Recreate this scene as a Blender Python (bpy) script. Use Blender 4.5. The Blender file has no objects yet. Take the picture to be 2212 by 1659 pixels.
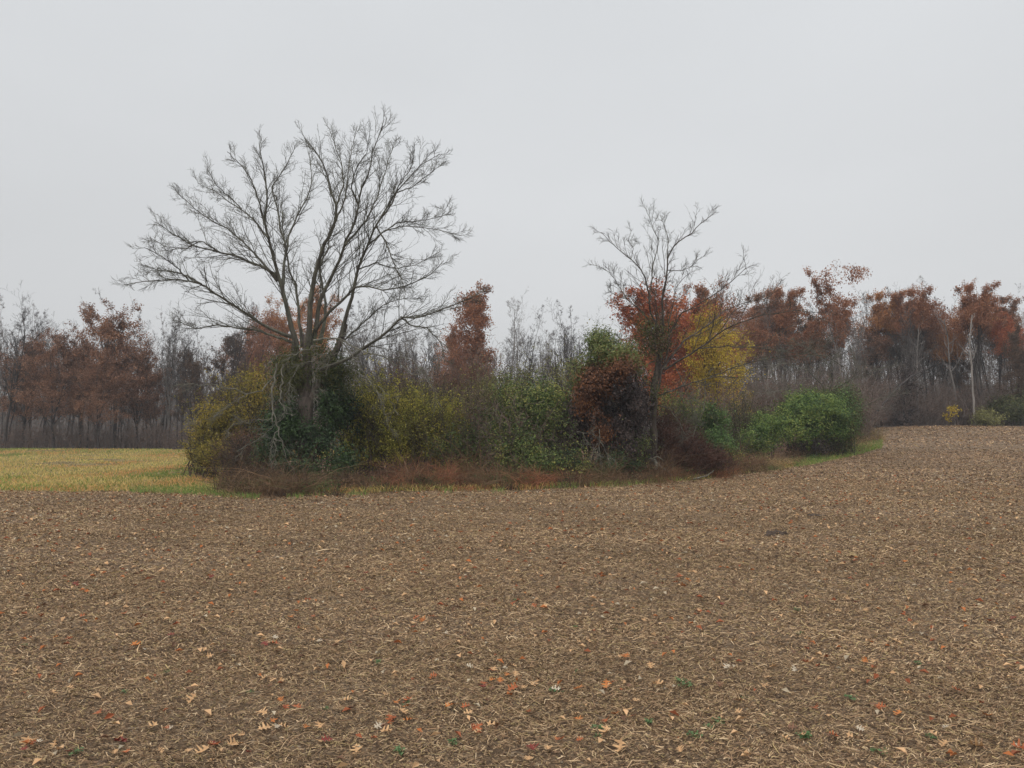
import bpy, math
import numpy as np

# ------------------------------------------------------------------ camera, sky, sun, exposure
sc = bpy.context.scene
COL = sc.collection
F_PX, HOR = 769.0, 430.0            # focal length in pixels of a 1024-wide frame, height of the level line
PITCH = math.atan((HOR - 384.0) / F_PX)
EYE = np.array([0.0, 0.0, 1.6])
cd = bpy.data.cameras.new('camera')
cd.sensor_width = 36.0
cd.lens = 36.0 * F_PX / 1024.0
cd.clip_start, cd.clip_end = 0.05, 2000.0
cam = bpy.data.objects.new('camera', cd)
COL.objects.link(cam)
cam.location = EYE
cam.rotation_euler = (math.pi / 2 + PITCH, 0, 0)
sc.camera = cam

SUN_EL, SUN_AZ = math.radians(52), math.radians(200)     # azimuth measured clockwise from +Y
world = bpy.data.worlds.new('World')
sc.world = world
world.use_nodes = True
nt = world.node_tree
nt.nodes.clear()
def N(t, kind, **kw):
    n = t.nodes.new(kind)
    for k, v in kw.items():
        setattr(n, k, v)
    return n
sky = N(nt, 'ShaderNodeTexSky', sky_type='NISHITA', sun_disc=False)
sky.sun_elevation = SUN_EL
sky.sun_rotation = SUN_AZ
sky.dust_density = 6.0
skyhs = N(nt, 'ShaderNodeHueSaturation')
skyhs.inputs['Saturation'].default_value = 0.12
nt.links.new(sky.outputs[0], skyhs.inputs['Color'])
bg1 = N(nt, 'ShaderNodeBackground')
bg1.inputs['Strength'].default_value = 0.05
nt.links.new(skyhs.outputs[0], bg1.inputs['Color'])
tc = N(nt, 'ShaderNodeTexCoord')
sep = N(nt, 'ShaderNodeSeparateXYZ')
nt.links.new(tc.outputs['Generated'], sep.inputs[0])
cr = N(nt, 'ShaderNodeValToRGB')
e = cr.color_ramp.elements
e[0].position = 0.0
e[0].color = (0.52, 0.525, 0.53, 1)
e[1].position = 1.0
e[1].color = (1.6, 1.6, 1.6, 1)
m1 = e.new(0.22); m1.color = (0.51, 0.520, 0.53, 1)
m2 = e.new(0.50); m2.color = (0.58, 0.598, 0.615, 1)
nt.links.new(sep.outputs['Z'], cr.inputs[0])
cmap = N(nt, 'ShaderNodeMapping')
cmap.inputs['Scale'].default_value = (1.0, 1.0, 2.2)
nt.links.new(tc.outputs['Generated'], cmap.inputs[0])
cno = N(nt, 'ShaderNodeTexNoise')
cno.inputs['Scale'].default_value = 1.3
cno.inputs['Detail'].default_value = 3.0
nt.links.new(cmap.outputs[0], cno.inputs['Vector'])
cmr = N(nt, 'ShaderNodeMapRange')
cmr.inputs['From Min'].default_value = 0.3; cmr.inputs['From Max'].default_value = 0.7; cmr.inputs['To Min'].default_value = 0.94
cmr.inputs['To Max'].default_value = 1.06
nt.links.new(cno.outputs['Fac'], cmr.inputs['Value'])
bg2 = N(nt, 'ShaderNodeBackground')
nt.links.new(cr.outputs[0], bg2.inputs['Color'])
nt.links.new(cmr.outputs[0], bg2.inputs['Strength'])
add = N(nt, 'ShaderNodeAddShader')
wo = N(nt, 'ShaderNodeOutputWorld')
nt.links.new(bg1.outputs[0], add.inputs[0])
nt.links.new(bg2.outputs[0], add.inputs[1])
nt.links.new(add.outputs[0], wo.inputs['Surface'])

sd = bpy.data.lights.new('sun', 'SUN')
sd.energy = 0.5
sd.angle = math.radians(45)
sd.color = (1.0, 0.97, 0.93)
sun = bpy.data.objects.new('sun', sd)
COL.objects.link(sun)
sun.rotation_euler = (math.pi / 2 - SUN_EL, 0, -SUN_AZ + math.pi)

sc.view_settings.view_transform = 'Standard'
sc.view_settings.look = 'None'
sc.view_settings.exposure = 0.0
sc.view_settings.gamma = 1.0
sc.view_settings.use_curve_mapping = False

# ------------------------------------------------------------------ numpy helpers
R = np.random.default_rng(11)

def smooth(t):
    t = np.clip(t, 0, 1)
    return t * t * (3 - 2 * t)

def hash2(ix, iy, s=0):
    h = (ix.astype(np.int64) * 374761393 + iy.astype(np.int64) * 668265263 + s * 1442695041) & 0xFFFFFFFF
    h = ((h ^ (h >> 13)) * 1274126177) & 0xFFFFFFFF
    h = h ^ (h >> 16)
    return (h & 0xFFFF) / 65535.0

def noise2(x, y, s=0):
    ix, iy = np.floor(x), np.floor(y)
    fx, fy = smooth(x - ix), smooth(y - iy)
    a = hash2(ix, iy, s); b = hash2(ix + 1, iy, s); c = hash2(ix, iy + 1, s); d = hash2(ix + 1, iy + 1, s)
    return (a * (1 - fx) + b * fx) * (1 - fy) + (c * (1 - fx) + d * fx) * fy

def terrain(x, y):
    x = np.asarray(x, float); y = np.asarray(y, float)
    z = 2.0 * smooth((x - 2) / 30) * smooth((y - 18) / 45)
    z = z + 0.35 * (noise2(x / 17 + 3, y / 17 + 9, 5) - 0.5) * smooth((y - 12) / 20) * smooth((75 - y) / 20)
    z = z + 0.05 * (noise2(x / 3.1, y / 3.1, 6) - 0.5)
    z = z + 7.0 * smooth((y - 66) / 62)
    return z

def fine(x, y):
    r = np.hypot(x, y)
    k = np.clip(1.3 - r / 40, 0.2, 1)
    return k * (0.030 * (noise2(x * 3.0, y * 3.0, 7) - 0.5) + 0.022 * (noise2(x * 9.0, y * 9.0, 8) - 0.5) + 0.014 * (noise2(x * 27.0, y * 27.0, 9) - 0.5))

K = 1024.0 / 2212.0                  # the photograph was measured at 2212 pixels wide
def ray(u, v):
    x = (u * K - 512.0) / F_PX
    y = (384.0 - v * K) / F_PX
    cp, sp = math.cos(PITCH), math.sin(PITCH)
    return np.array([x, cp - y * sp, sp + y * cp])

def P(u, v, Y):
    d = ray(u, v)
    return EYE + d * (Y / d[1])

def G(u, v):
    d = ray(u, v)
    prev = 1.0
    for Y in np.linspace(1.5, 120, 1200):
        p = EYE + d * (Y / d[1])
        if p[2] <= terrain(p[0], p[1]):
            return np.array([p[0], p[1], float(terrain(p[0], p[1]))])
    return EYE + d * (120 / d[1])

def norm(a):
    return a / np.maximum(np.linalg.norm(a, axis=-1, keepdims=True), 1e-9)

def tubes(path, rad, k=4):
    """path [B,n,3], rad [B,n] -> verts, quads"""
    B, n = rad.shape
    t = np.empty_like(path)
    t[:, 1:-1] = path[:, 2:] - path[:, :-2]
    t[:, 0] = path[:, 1] - path[:, 0]
    t[:, -1] = path[:, -1] - path[:, -2]
    t = norm(t)
    main = norm(path[:, -1] - path[:, 0])
    ref = np.where(np.abs(main[:, 2:3]) < 0.8, np.array([[0, 0, 1.0]]), np.array([[1.0, 0, 0]]))
    a = norm(np.cross(t, ref[:, None, :]))
    b = np.cross(t, a)
    ang = np.arange(k) * 2 * math.pi / k
    V = path[:, :, None, :] + rad[:, :, None, None] * (a[:, :, None, :] * np.cos(ang)[None, None, :, None] + b[:, :, None, :] * np.sin(ang)[None, None, :, None])
    base = (np.arange(B) * n * k)[:, None, None] + (np.arange(n - 1) * k)[None, :, None]
    j = np.arange(k)[None, None, :]
    j2 = (np.arange(k) + 1) % k
    j2 = j2[None, None, :]
    Fc = np.stack([base + j, base + j2, base + k + j2, base + k + j], -1).reshape(-1, 4)
    return V.reshape(-1, 3), Fc

def leafquads(C, size, rng, aspect=0.6, nrm=None, droop=0.0, fold=0.25):
    n = len(C)
    size = np.broadcast_to(size, (n,))
    if nrm is None:
        nn = norm(rng.normal(size=(n, 3)) + np.array([0, 0, 0.5]))
    else:
        nn = norm(nrm + rng.normal(size=(n, 3)) * 0.55)
    r = rng.normal(size=(n, 3)); r[:, 2] -= droop
    a = norm(r - nn * np.sum(r * nn, 1, keepdims=True))
    b = np.cross(nn, a)
    s = size[:, None] * 0.5
    w = s * aspect
    V = np.stack([C - a * s, C + b * w + nn * s * fold, C + a * s, C - b * w + nn * s * fold], 1).reshape(-1, 3)
    return V, np.arange(n * 4).reshape(n, 4)

def ribbons(path, width, rng):
    """path [B,n,3] flat strips, width [B,n]"""
    B, n = width.shape
    d = norm(path[:, -1] - path[:, 0])
    side = norm(np.cross(d, rng.normal(size=(B, 3))))
    V = np.stack([path - side[:, None] * width[..., None] * .5, path + side[:, None] * width[..., None] * .5], 2)
    base = (np.arange(B) * n * 2)[:, None] + (np.arange(n - 1) * 2)[None, :]
    Fc = np.stack([base, base + 1, base + 3, base + 2], -1).reshape(-1, 4)
    return V.reshape(-1, 3), Fc

def mesh_from(name, chunks, mats, origin=(0, 0, 0), smooth_shade=False, attr=None):
    """chunks: list of (V, F, matindex)"""
    Vs, ls, lt, mi = [], [], [], []
    off = 0
    for V, Fc, m in chunks:
        Vs.append(V)
        ls.append((Fc + off).reshape(-1))
        lt.append(np.full(len(Fc), Fc.shape[1], np.int32))
        mi.append(np.full(len(Fc), m, np.int32))
        off += len(V)
    V = np.concatenate(Vs) - np.asarray(origin, float)
    L = np.concatenate(ls).astype(np.int32); T = np.concatenate(lt); MI = np.concatenate(mi)
    me = bpy.data.meshes.new(name)
    me.vertices.add(len(V)); me.vertices.foreach_set('co', V.astype(np.float32).reshape(-1))
    me.loops.add(len(L)); me.loops.foreach_set('vertex_index', L)
    me.polygons.add(len(T))
    me.polygons.foreach_set('loop_start', np.concatenate([[0], np.cumsum(T)[:-1]]).astype(np.int32))
    me.polygons.foreach_set('material_index', MI)
    me.polygons.foreach_set('use_smooth', np.full(len(T), smooth_shade))
    for m in mats:
        me.materials.append(m)
    if attr is not None:
        at = me.color_attributes.new('tint', 'FLOAT_COLOR', 'POINT')
        c = np.ones((len(V), 4), np.float32); c[:, :3] = attr
        at.data.foreach_set('color', c.reshape(-1))
    me.update(calc_edges=True)
    return me

def link(name, me, parent=None, loc=(0, 0, 0)):
    o = bpy.data.objects.new(name, me)
    COL.objects.link(o)
    o.location = loc
    if parent is not None:
        o.parent = parent
    return o

def tag(o, label=None, cat=None, group=None, kind=None):
    if label: o['label'] = label
    if cat: o['category'] = cat
    if group: o['group'] = group
    if kind: o['kind'] = kind
    return o

def thing(name, loc, label, cat, group=None):
    return tag(link(name, None, None, loc), label, cat, group)

# ------------------------------------------------------------------ materials
def principled(name, rough=0.85):
    m = bpy.data.materials.new(name); m.use_nodes = True
    t = m.node_tree
    b = t.nodes['Principled BSDF']
    b.inputs['Roughness'].default_value = rough
    b.inputs['Specular IOR Level'].default_value = 0.25
    return m, t, b

def ramp(t, cols, pos=None, interp='LINEAR'):
    r = N(t, 'ShaderNodeValToRGB')
    r.color_ramp.interpolation = interp
    e = r.color_ramp.elements
    while len(e) < len(cols): e.new(0.5)
    for i, c in enumerate(cols):
        e[i].position = pos[i] if pos else i / max(1, len(cols) - 1)
        e[i].color = (*c, 1)
    return r

def leafmat(name, cols, trans=0.25, clump=1.2, pos=None, rough=0.6):
    """random colour per leaf, shifted in soft clumps"""
    m = bpy.data.materials.new(name); m.use_nodes = True
    t = m.node_tree; t.nodes.clear()
    g = N(t, 'ShaderNodeNewGeometry')
    tc = N(t, 'ShaderNodeTexCoord')
    no = N(t, 'ShaderNodeTexNoise'); no.inputs['Scale'].default_value = clump; no.inputs['Detail'].default_value = 2
    t.links.new(tc.outputs['Object'], no.inputs['Vector'])
    ma = N(t, 'ShaderNodeMath', operation='MULTIPLY_ADD')
    t.links.new(no.outputs['Fac'], ma.inputs[0]); ma.inputs[1].default_value = 1.7; ma.inputs[2].default_value = -0.85
    mb = N(t, 'ShaderNodeMath', operation='MULTIPLY_ADD')
    t.links.new(g.outputs['Random Per Island'], mb.inputs[0]); mb.inputs[1].default_value = 0.75; mb.inputs[2].default_value = 0.125
    mc = N(t, 'ShaderNodeMath', operation='ADD', use_clamp=True)
    t.links.new(ma.outputs[0], mc.inputs[0]); t.links.new(mb.outputs[0], mc.inputs[1])
    r = ramp(t, cols, pos)
    t.links.new(mc.outputs[0], r.inputs[0])
    d = N(t, 'ShaderNodeBsdfPrincipled'); d.inputs['Roughness'].default_value = rough
    d.inputs['Specular IOR Level'].default_value = 0.3
    tr = N(t, 'ShaderNodeBsdfTranslucent')
    mx = N(t, 'ShaderNodeMixShader'); mx.inputs[0].default_value = trans
    o = N(t, 'ShaderNodeOutputMaterial')
    t.links.new(r.outputs[0], d.inputs['Base Color']); t.links.new(r.outputs[0], tr.inputs['Color'])
    t.links.new(d.outputs[0], mx.inputs[1]); t.links.new(tr.outputs[0], mx.inputs[2])
    t.links.new(mx.outputs[0], o.inputs['Surface'])
    return m

def barkmat(name, c0, c1, scale=6, c2=None):
    m, t, b = principled(name, 0.9)
    tc = N(t, 'ShaderNodeTexCoord')
    mp = N(t, 'ShaderNodeMapping'); mp.inputs['Scale'].default_value = (1, 1, 0.25)
    t.links.new(tc.outputs['Object'], mp.inputs[0])
    no = N(t, 'ShaderNodeTexNoise'); no.inputs['Scale'].default_value = scale; no.inputs['Detail'].default_value = 6; no.inputs['Roughness'].default_value = 0.65
    t.links.new(mp.outputs[0], no.inputs['Vector'])
    cols = [c0, c1] if c2 is None else [c0, c1, c2]
    r = ramp(t, cols, [0.35, 0.65] if c2 is None else [0.3, 0.52, 0.68])
    t.links.new(no.outputs['Fac'], r.inputs[0]); t.links.new(r.outputs[0], b.inputs['Base Color'])
    n2 = N(t, 'ShaderNodeTexNoise'); n2.inputs['Scale'].default_value = scale * 5; n2.inputs['Detail'].default_value = 4
    t.links.new(mp.outputs[0], n2.inputs['Vector'])
    bu = N(t, 'ShaderNodeBump'); bu.inputs['Strength'].default_value = 0.6; bu.inputs['Distance'].default_value = 0.03
    t.links.new(n2.outputs['Fac'], bu.inputs['Height']); t.links.new(bu.outputs[0], b.inputs['Normal'])
    return m

M = {}
M['bark_main'] = barkmat('lichen_bark', (0.034, 0.029, 0.025), (0.09, 0.084, 0.064), 7, (0.14, 0.14, 0.105))
M['bark_trunk'] = barkmat('trunk_bark', (0.04, 0.032, 0.028), (0.15, 0.12, 0.10), 9)
M['bark_second'] = barkmat('second_bark', (0.03, 0.024, 0.02), (0.13, 0.105, 0.085), 9)
M['bark_far'] = barkmat('far_bark', (0.030, 0.024, 0.023), (0.085, 0.072, 0.066), 3)
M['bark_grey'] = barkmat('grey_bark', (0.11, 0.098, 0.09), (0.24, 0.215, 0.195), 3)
M['bark_pale'] = barkmat('pale_bark', (0.15, 0.13, 0.115), (0.31, 0.28, 0.25), 2)
M['dead_wood'] = barkmat('dead_wood', (0.085, 0.078, 0.062), (0.20, 0.19, 0.15), 6)
M['stem'] = barkmat('shrub_stem', (0.035, 0.028, 0.022), (0.095, 0.075, 0.055), 6)
M['stem_red'] = barkmat('bramble_stem', (0.045, 0.020, 0.014), (0.13, 0.062, 0.042), 4)
M['stem_brown'] = barkmat('thicket_stem', (0.08, 0.056, 0.046), (0.20, 0.15, 0.122), 4)

M['oak_brown'] = leafmat('brown_oak_leaves', [(0.07, 0.038, 0.026), (0.19, 0.09, 0.052), (0.30, 0.15, 0.085), (0.44, 0.25, 0.15)], 0.3, 0.5)
M['oak_rust'] = leafmat('rust_oak_leaves', [(0.14, 0.062, 0.036), (0.31, 0.13, 0.065), (0.46, 0.21, 0.10)], 0.35, 0.5)
M['oak_red'] = leafmat('red_oak_leaves', [(0.20, 0.055, 0.03), (0.42, 0.12, 0.05), (0.56, 0.20, 0.07)], 0.35, 0.6)
M['oak_orange'] = leafmat('orange_oak_leaves', [(0.22, 0.09, 0.04), (0.42, 0.18, 0.065), (0.52, 0.26, 0.09)], 0.35, 0.5)
M['gold'] = leafmat('golden_leaves', [(0.22, 0.16, 0.025), (0.50, 0.36, 0.04), (0.64, 0.48, 0.06)], 0.4, 0.8)
M['dark_brown_leaf'] = leafmat('dusky_brown_leaves', [(0.05, 0.035, 0.026), (0.12, 0.075, 0.05), (0.19, 0.11, 0.065)], 0.3, 0.5)
M['honey'] = leafmat('yellow_green_leaves', [(0.12, 0.09, 0.035), (0.15, 0.16, 0.035), (0.30, 0.28, 0.05), (0.46, 0.41, 0.07), (0.58, 0.48, 0.09)], 0.35, 0.9)
M['honey_dull'] = leafmat('olive_yellow_leaves', [(0.10, 0.085, 0.025), (0.22, 0.19, 0.04), (0.34, 0.27, 0.05), (0.44, 0.31, 0.055)], 0.35, 0.9)
M['ivy'] = leafmat('dark_ivy_leaves', [(0.012, 0.024, 0.009), (0.030, 0.060, 0.018), (0.065, 0.115, 0.03)], 0.15, 1.2, rough=0.45)
M['ivy_olive'] = leafmat('dusky_olive_leaves', [(0.03, 0.035, 0.012), (0.07, 0.08, 0.02), (0.12, 0.11, 0.03)], 0.2, 1.0)
M['mixed'] = leafmat('mixed_green_leaves', [(0.09, 0.07, 0.033), (0.05, 0.085, 0.022), (0.11, 0.16, 0.038), (0.23, 0.25, 0.07), (0.38, 0.33, 0.075)], 0.3, 0.8)
M['olive_pale'] = leafmat('pale_olive_leaves', [(0.10, 0.095, 0.03), (0.21, 0.20, 0.065), (0.33, 0.31, 0.11)], 0.3, 0.8)
M['vine'] = leafmat('vine_leaves', [(0.035, 0.08, 0.02), (0.08, 0.15, 0.038), (0.15, 0.22, 0.06)], 0.25, 1.2)
M['vine_top'] = leafmat('greyish_vine_leaves', [(0.05, 0.085, 0.022), (0.13, 0.17, 0.05), (0.22, 0.23, 0.07), (0.22, 0.13, 0.05)], 0.25, 0.9, [0, 0.45, 0.8, 1])
M['vine_bright'] = leafmat('bright_vine_leaves', [(0.025, 0.055, 0.014), (0.08, 0.145, 0.032), (0.17, 0.24, 0.05), (0.27, 0.30, 0.07)], 0.3, 1.0)
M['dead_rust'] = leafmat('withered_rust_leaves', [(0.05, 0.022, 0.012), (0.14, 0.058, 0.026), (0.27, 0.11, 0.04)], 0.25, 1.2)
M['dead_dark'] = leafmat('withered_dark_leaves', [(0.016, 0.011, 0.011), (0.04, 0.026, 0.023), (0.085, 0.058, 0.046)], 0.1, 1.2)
M['thicket_leaf'] = leafmat('thicket_leaves', [(0.08, 0.045, 0.035), (0.16, 0.09, 0.06), (0.24, 0.13, 0.08)], 0.3, 0.6)
M['weed'] = leafmat('weed_leaves', [(0.05, 0.10, 0.04), (0.11, 0.19, 0.07), (0.19, 0.27, 0.12)], 0.25, 5)

def tintmat(name, trans=0.3, rough=0.7):
    m = bpy.data.materials.new(name); m.use_nodes = True
    t = m.node_tree; t.nodes.clear()
    at = N(t, 'ShaderNodeAttribute', attribute_name='tint')
    d = N(t, 'ShaderNodeBsdfPrincipled'); d.inputs['Roughness'].default_value = rough; d.inputs['Specular IOR Level'].default_value = 0.2
    tr = N(t, 'ShaderNodeBsdfTranslucent')
    mx = N(t, 'ShaderNodeMixShader'); mx.inputs[0].default_value = trans
    o = N(t, 'ShaderNodeOutputMaterial')
    t.links.new(at.outputs['Color'], d.inputs['Base Color']); t.links.new(at.outputs['Color'], tr.inputs['Color'])
    t.links.new(d.outputs[0], mx.inputs[1]); t.links.new(tr.outputs[0], mx.inputs[2]); t.links.new(mx.outputs[0], o.inputs['Surface'])
    return m
M['grass'] = tintmat('grass_blades')
M['straw'] = tintmat('straw_bits', 0.1)

def groundmat(name, cols, pos, s1, s2, bump, big=None, fleck=None):
    m, t, b = principled(name, 0.95)
    tc = N(t, 'ShaderNodeTexCoord')
    n1 = N(t, 'ShaderNodeTexNoise'); n1.inputs['Scale'].default_value = s1; n1.inputs['Detail'].default_value = 8; n1.inputs['Roughness'].default_value = 0.7
    t.links.new(tc.outputs['Object'], n1.inputs['Vector'])
    r = ramp(t, cols, pos); t.links.new(n1.outputs['Fac'], r.inputs[0])
    out = r.outputs[0]
    if big:
        n2 = N(t, 'ShaderNodeTexNoise'); n2.inputs['Scale'].default_value = big[0]; n2.inputs['Detail'].default_value = 4
        t.links.new(tc.outputs['Object'], n2.inputs['Vector'])
        mr = N(t, 'ShaderNodeMapRange'); mr.inputs['From Min'].default_value = 0.4; mr.inputs['From Max'].default_value = 0.65
        t.links.new(n2.outputs['Fac'], mr.inputs['Value'])
        mx = N(t, 'ShaderNodeMix', data_type='RGBA', blend_type='MULTIPLY')
        t.links.new(mr.outputs[0], mx.inputs['Factor']); t.links.new(out, mx.inputs['A'])
        mx.inputs['B'].default_value = (*big[1], 1)
        out = mx.outputs['Result']
    if fleck:
        for (sc_, sx, th, colr) in fleck:
            mp = N(t, 'ShaderNodeMapping'); mp.inputs['Scale'].default_value = (sc_, sc_ * sx, sc_)
            t.links.new(tc.outputs['Object'], mp.inputs[0])
            n3 = N(t, 'ShaderNodeTexNoise'); n3.inputs['Scale'].default_value = 1; n3.inputs['Detail'].default_value = 3; n3.inputs['Distortion'].default_value = 1.5
            t.links.new(mp.outputs[0], n3.inputs['Vector'])
            mr = N(t, 'ShaderNodeMapRange'); mr.inputs['From Min'].default_value = th; mr.inputs['From Max'].default_value = th + 0.07
            t.links.new(n3.outputs['Fac'], mr.inputs['Value'])
            mx = N(t, 'ShaderNodeMix', data_type='RGBA')
            t.links.new(mr.outputs[0], mx.inputs['Factor']); t.links.new(out, mx.inputs['A'])
            mx.inputs['B'].default_value = (*colr, 1)
            out = mx.outputs['Result']
    t.links.new(out, b.inputs['Base Color'])
    nb = N(t, 'ShaderNodeTexNoise'); nb.inputs['Scale'].default_value = s2; nb.inputs['Detail'].default_value = 6; nb.inputs['Roughness'].default_value = 0.75
    t.links.new(tc.outputs['Object'], nb.inputs['Vector'])
    bu = N(t, 'ShaderNodeBump'); bu.inputs['Strength'].default_value = 0.8; bu.inputs['Distance'].default_value = bump
    t.links.new(nb.outputs['Fac'], bu.inputs['Height']); t.links.new(bu.outputs[0], b.inputs['Normal'])
    return m
M['field'] = groundmat('stubble_soil', [(0.06, 0.04, 0.026), (0.16, 0.11, 0.068), (0.27, 0.195, 0.125)], [0.30, 0.5, 0.68], 22, 30, 0.03,
                       big=(0.22, (0.86, 0.82, 0.80)), fleck=[(14, 2.2, 0.62, (0.34, 0.27, 0.19)), (9, 1.5, 0.72, (0.09, 0.064, 0.046))])
M['meadow'] = groundmat('meadow_soil', [(0.10, 0.09, 0.03), (0.20, 0.15, 0.06), (0.28, 0.20, 0.08)], [0.3, 0.5, 0.7], 3, 14, 0.04)
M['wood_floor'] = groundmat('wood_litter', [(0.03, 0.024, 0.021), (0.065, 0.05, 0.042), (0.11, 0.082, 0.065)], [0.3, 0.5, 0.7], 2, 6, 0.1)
M['litter'] = groundmat('leaf_litter', [(0.05, 0.030, 0.02), (0.14, 0.08, 0.048), (0.24, 0.14, 0.08)], [0.3, 0.5, 0.7], 12, 18, 0.05)

# ------------------------------------------------------------------ ground
def inpoly(x, y, poly):
    x = np.asarray(x); y = np.asarray(y)
    c = np.zeros(x.shape, bool)
    n = len(poly)
    for i in range(n):
        x1, y1 = poly[i]; x2, y2 = poly[(i + 1) % n]
        if y1 == y2: continue
        h = ((y1 > y) != (y2 > y)) & (x < (x2 - x1) * (y - y1) / (y2 - y1) + x1)
        c ^= h
    return c

EDGE_PX = [(-700, 1066), (-300, 1063), (0, 1061), (150, 1064), (300, 1062), (430, 1066), (560, 1076), (700, 1073), (850, 1064), (1000, 1060), (1130, 1060), (1250, 1054),
           (1400, 1047), (1500, 1038), (1600, 1024), (1700, 1012), (1800, 994), (1870, 978), (1905, 968)]
EDGE = [tuple(G(u, v)[:2]) for u, v in EDGE_PX]
right = EDGE[-1]
MEADOW = EDGE + [(right[0] - 0.5, right[1] + 5), (right[0] + 2, 50), (right[0] + 4, 60), (-80, 60.5)]
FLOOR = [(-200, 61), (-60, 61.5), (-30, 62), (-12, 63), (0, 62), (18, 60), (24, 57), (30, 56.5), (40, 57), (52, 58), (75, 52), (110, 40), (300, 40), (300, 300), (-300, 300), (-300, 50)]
GROVE_PX = [(430, 1012), (520, 1050), (600, 1066), (760, 1062), (900, 1056), (1050, 1053), (1200, 1051), (1350, 1045), (1480, 1034), (1600, 1019), (1700, 1000), (1830, 975)]
GROVE = [tuple(G(u, v)[:2]) for u, v in GROVE_PX] + [(24, 50), (14, 58), (-4, 58), (-12, 40), (-11, 28)]

nr, na = 430, 960
rr = 0.8 * (245 / 0.8) ** (np.arange(nr) / (nr - 1))
aa = np.arange(na) / na * 2 * math.pi
RR, AA = np.meshgrid(rr, aa, indexing='ij')
GX, GY = RR * np.sin(AA), RR * np.cos(AA)
GZ = terrain(GX, GY) + fine(GX, GY)
idx = np.arange(nr * na).reshape(nr, na)
Q = np.stack([idx[:-1], np.roll(idx, -1, 1)[:-1], np.roll(idx, -1, 1)[1:], idx[1:]], -1).reshape(-1, 4)
GV = np.stack([GX.ravel(), GY.ravel(), GZ.ravel()], 1)
cap = np.arange(na)[None, ::-1]
me = mesh_from('field', [(GV, Q, 0)], [M['field']], smooth_shade=True)
# close the small hole under the camera
cx = np.vstack([[0, 0, float(terrain(0, 0))], GV[:na]])
tri = np.stack([np.zeros(na, int), 1 + np.arange(na), 1 + (np.arange(na) + 1) % na], 1)
me = mesh_from('field', [(GV, Q[:, ::-1], 0), (cx, tri[:, ::-1], 0)], [M['field']], smooth_shade=True)
tag(link('field', me), 'harvested brown field of chopped crop stubble', None, kind='structure')
qc = GV[Q].mean(1)
jx = qc[:, 0] + 0.5 * (noise2(qc[:, 0] * 1.3, qc[:, 1] * 1.3, 3) - .5)
jy = qc[:, 1] + 0.9 * (noise2(qc[:, 0] * 1.1, qc[:, 1] * 1.1, 4) - .5)
mf = inpoly(jx, jy, FLOOR); mg = inpoly(jx, jy, GROVE); mm = inpoly(jx, jy, MEADOW) & ~mf
def sheet(name, mask, dz, mat, label):
    q = Q[mask][:, ::-1]
    ids, inv = np.unique(q, return_inverse=True)
    V = GV[ids].copy(); V[:, 2] += dz
    o = link(name, mesh_from(name, [(V, inv.reshape(q.shape), 0)], [mat], smooth_shade=True))
    tag(o, label, None, kind='structure')
sheet('meadow_ground', mm, 0.02, M['meadow'], 'gold and green meadow left of the grove')
sheet('grove_floor', mg, 0.04, M['litter'], 'leaf litter under the grove')
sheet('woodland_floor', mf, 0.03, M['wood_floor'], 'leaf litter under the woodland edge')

# ------------------------------------------------------------------ branch growing
def grow(st, di, le, r0, n, jit, up, rng, tip=0.35, flat=None):
    B = len(st)
    path = np.empty((B, n, 3)); path[:, 0] = st
    d = norm(di)
    for i in range(1, n):
        d = norm(d + rng.normal(size=(B, 3)) * jit + np.array([0, 0, up]))
        path[:, i] = path[:, i - 1] + d * (le / (n - 1))[:, None]
    t = np.linspace(0, 1, n)
    rad = r0[:, None] * (1 - (1 - tip) * t)[None, :]
    return path, rad

def spawn(path, rad, le, m, t0, ang, ratio, rng, rr=0.6, up=0.2, t1=1.0, shrink=0.5, lmin=0.05):
    B, n, _ = path.shape
    t = t0 + (t1 - t0) * (np.arange(m)[None, :] + rng.random((B, m))) / m
    f = t * (n - 1); i = np.minimum(f.astype(int), n - 2); w = (f - i)[..., None]
    b = np.arange(B)[:, None]
    p = path[b, i] * (1 - w) + path[b, i + 1] * w
    tan = norm(path[b, i + 1] - path[b, i])
    r = rad[b, i] * (1 - w[..., 0]) + rad[b, i + 1] * w[..., 0]
    q = rng.normal(size=(B, m, 3))
    q = norm(q - tan * np.sum(q * tan, -1, keepdims=True))
    an = (ang * (0.7 + 0.6 * rng.random((B, m))))[..., None]
    d = norm(tan * np.cos(an) + q * np.sin(an) + np.array([0, 0, up]))
    L = le[:, None] * ratio * (1 - shrink * t) * (0.35 + 1.25 * rng.random((B, m)) ** 1.5)
    L = np.maximum(L, lmin)
    return p.reshape(-1, 3), d.reshape(-1, 3), L.reshape(-1), (r * rr).reshape(-1)

def pathlen(p):
    return np.linalg.norm(np.diff(p, axis=1), axis=2).sum(1)

def resample(pts, n):
    pts = np.asarray(pts, float)
    d = np.concatenate([[0], np.cumsum(np.linalg.norm(np.diff(pts, axis=0), axis=1))])
    t = np.linspace(0, d[-1], n)
    return np.stack([np.interp(t, d, pts[:, k]) for k in range(3)], 1)

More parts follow.
